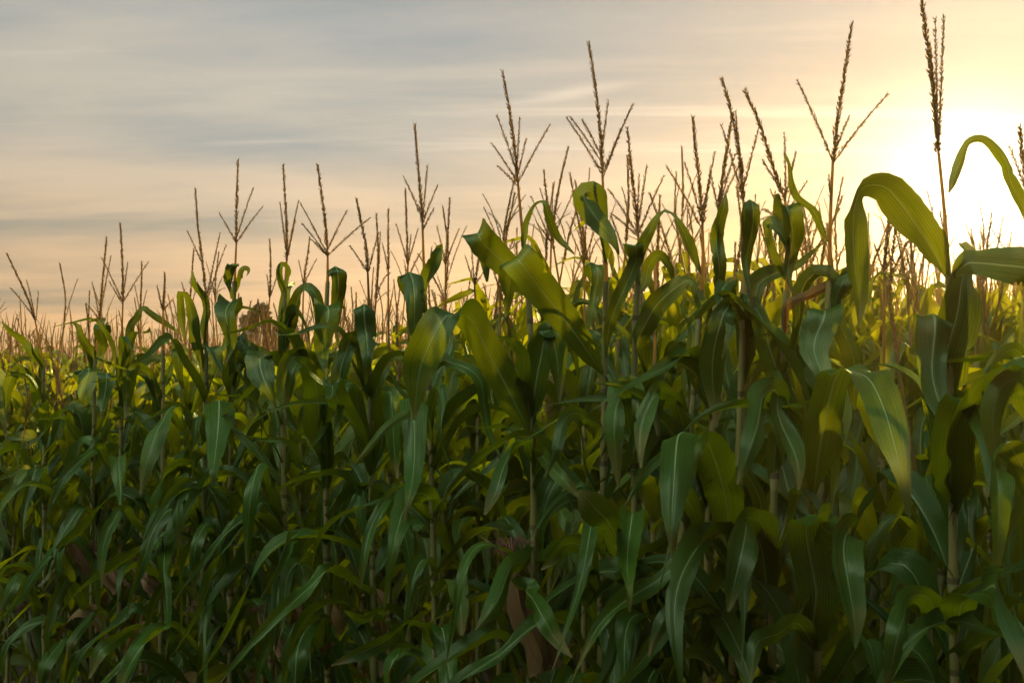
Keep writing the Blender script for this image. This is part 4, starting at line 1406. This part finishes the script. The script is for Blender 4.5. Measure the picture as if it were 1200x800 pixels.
# streaked cloud: noise on a plane overhead, drawn out sideways
den = math_n(nt, 'ADD', el, .10)
cx = math_n(nt, 'DIVIDE', dx, den)
cy = math_n(nt, 'DIVIDE', dy, den)


def streaks(sx, sy, rot, scale, detail, seed):
    c = N(nt, 'ShaderNodeCombineXYZ')
    links.new(cx, c.inputs[0])
    links.new(cy, c.inputs[1])
    c.inputs[2].default_value = seed
    mp = N(nt, 'ShaderNodeMapping')
    mp.inputs['Rotation'].default_value = (0, 0, R(rot))
    mp.inputs['Scale'].default_value = (sx, sy, 1)
    links.new(c.outputs[0], mp.inputs[0])
    n = N(nt, 'ShaderNodeTexNoise', i_Scale=scale, i_Detail=detail, i_Roughness=.55, i_Distortion=.4)
    links.new(mp.outputs[0], n.inputs['Vector'])
    return n.outputs[0]


s1 = streaks(.50, .85, 8, .75, 6.0, 3.3)
s2 = streaks(.42, 2.0, 14, 1.5, 9.0, 9.1)
s3 = streaks(.48, 1.1, 10, 1.1, 8.0, 21.7)
v1 = math_n(nt, 'MULTIPLY_ADD', math_n(nt, 'ADD', math_n(nt, 'MULTIPLY', s1, .55), math_n(nt, 'MULTIPLY', s3, .45)), 5.5, -2.25, clamp=True)
v2 = math_n(nt, 'MULTIPLY_ADD', s2, 5.0, -2.4, clamp=True)
gap = mix_c(nt, 1.0, ramp.outputs[0], (0.52, 0.68, 0.84), 'MULTIPLY')
lit = mix_c(nt, 1.0, ramp.outputs[0], (1.16, 1.08, 1.02), 'MULTIPLY')
cl = mix_c(nt, v1, gap, lit)
lit2 = mix_c(nt, 1.0, ramp.outputs[0], (1.28, 1.2, 1.12), 'MULTIPLY')
cl = mix_c(nt, math_n(nt, 'MULTIPLY', v2, .55), cl, lit2)
s4 = streaks(.16, 2.4, 20, 1.9, 10.0, 41.3)
v4 = math_n(nt, 'MULTIPLY_ADD', s4, 9.0, -5.3, clamp=True)
lit3 = mix_c(nt, 1.0, ramp.outputs[0], (1.55, 1.45, 1.36), 'MULTIPLY')
cl = mix_c(nt, math_n(nt, 'MULTIPLY', v4, .5), cl, lit3)
wc, wa, wb = ray(672, 108).normalized(), ray(600, 119).normalized(), ray(742, 96).normalized()
wt = (wb - wa).normalized()
wn = wc.cross(wt).normalized()


def off_axis(axis):
    n = N(nt, 'ShaderNodeVectorMath', operation='DOT_PRODUCT')
    links.new(D, n.inputs[0])
    n.inputs[1].default_value = axis
    return math_n(nt, 'SUBTRACT', n.outputs['Value'], wc.dot(axis))


wal = math_n(nt, 'POWER', math_n(nt, 'ABSOLUTE', math_n(nt, 'DIVIDE', off_axis(wt), .046)), 2.0)
wac = math_n(nt, 'MULTIPLY_ADD', s4, .012, math_n(nt, 'SUBTRACT', off_axis(wn), .006))
wac = math_n(nt, 'POWER', math_n(nt, 'ABSOLUTE', math_n(nt, 'DIVIDE', wac, .0048)), 2.0)
front = math_n(nt, 'GREATER_THAN', dy, 0.0)
wf = math_n(nt, 'MULTIPLY', expo(math_n(nt, 'ADD', wal, wac), 1.0, .55), front)
cl = mix_c(nt, wf, cl, lit3)
# away from the sun the veil is dimmer and bluer
back = math_n(nt, 'MULTIPLY_ADD', dot.outputs['Value'], .5, .5, clamp=True)
lowsky = math_n(nt, 'MULTIPLY', math_n(nt, 'SUBTRACT', el, .18, clamp=True), 2.6, clamp=True)
anti = mix_c(nt, lowsky, (.12, .14, .14), (1.0, 1.05, 1.0))
cl = mix_c(nt, math_n(nt, 'MULTIPLY_ADD', back, 1.7, -.55, clamp=True), mix_c(nt, 1.0, cl, anti, 'MULTIPLY'), cl)
# added bright sky patch, high and out of view, to brighten the front leaves
fill_dot = N(nt, 'ShaderNodeVectorMath', operation='DOT_PRODUCT')
links.new(D, fill_dot.inputs[0])
fill_dot.inputs[1].default_value = V((-.38, -.22, .90)).normalized()
fill_ang = math_n(nt, 'ARCCOSINE', math_n(nt, 'MINIMUM', fill_dot.outputs['Value'], .999999))
fill_f = expo(math_n(nt, 'POWER', math_n(nt, 'DIVIDE', fill_ang, .30), 2.0), 1.0, 8.5)
fill_f = math_n(nt, 'MULTIPLY', fill_f, math_n(nt, 'MULTIPLY_ADD', s1, 1.2, .4))
fill_col = N(nt, 'ShaderNodeVectorMath', operation='SCALE')
fill_col.inputs[0].default_value = (.96, 1.05, 1.0)
links.new(fill_f, fill_col.inputs['Scale'])
fill_add = N(nt, 'ShaderNodeVectorMath', operation='ADD')
links.new(cl, fill_add.inputs[0])
links.new(fill_col.outputs[0], fill_add.inputs[1])
cl = fill_add.outputs[0]
# glow round the sun
h1 = expo(ang, .030, 6.5)
h2 = expo(ang, .070, .26)
h3 = expo(ang, .22, .03)
hx_ = N(nt, 'ShaderNodeCombineXYZ')
links.new(math_n(nt, 'ADD', math_n(nt, 'ADD', h1, h2), h3), hx_.inputs[0])
links.new(math_n(nt, 'ADD', math_n(nt, 'MULTIPLY', h1, .90), math_n(nt, 'ADD', math_n(nt, 'MULTIPLY', h2, .80), math_n(nt, 'MULTIPLY', h3, .80))), hx_.inputs[1])
links.new(math_n(nt, 'ADD', math_n(nt, 'MULTIPLY', h1, .62), math_n(nt, 'ADD', math_n(nt, 'MULTIPLY', h2, .40), math_n(nt, 'MULTIPLY', h3, .45))), hx_.inputs[2])
x10 = N(nt, 'ShaderNodeVectorMath', operation='MULTIPLY')
add = N(nt, 'ShaderNodeVectorMath', operation='ADD')
links.new(cl, add.inputs[0])
links.new(hx_.outputs[0], add.inputs[1])
links.new(add.outputs[0], x10.inputs[0])
x10.inputs[1].default_value = (4.55, 4.62, 4.72)
nis = N(nt, 'ShaderNodeVectorMath', operation='MULTIPLY')
links.new(sky.outputs[0], nis.inputs[0])
nis.inputs[1].default_value = (.03, .03, .03)
tot = N(nt, 'ShaderNodeVectorMath', operation='ADD')
links.new(x10.outputs[0], tot.inputs[0])
links.new(nis.outputs[0], tot.inputs[1])
bg = N(nt, 'ShaderNodeBackground')
bg.inputs['Strength'].default_value = .1
links.new(tot.outputs[0], bg.inputs['Color'])
ow = N(nt, 'ShaderNodeOutputWorld')
links.new(bg.outputs[0], ow.inputs['Surface'])

# ------------------------------------------------------------------ render settings
SC.view_settings.view_transform = 'Standard'
SC.view_settings.look = 'None'
SC.view_settings.gamma = 1
SC.view_settings.exposure = 1.08
SC.render.engine = 'CYCLES'
cy_ = SC.cycles
cy_.use_denoising = True
cy_.denoising_prefilter = 'ACCURATE'
cy_.max_bounces = 7
cy_.diffuse_bounces = 2
cy_.glossy_bounces = 2
cy_.transmission_bounces = 4
cy_.volume_bounces = 0
cy_.sample_clamp_indirect = 4
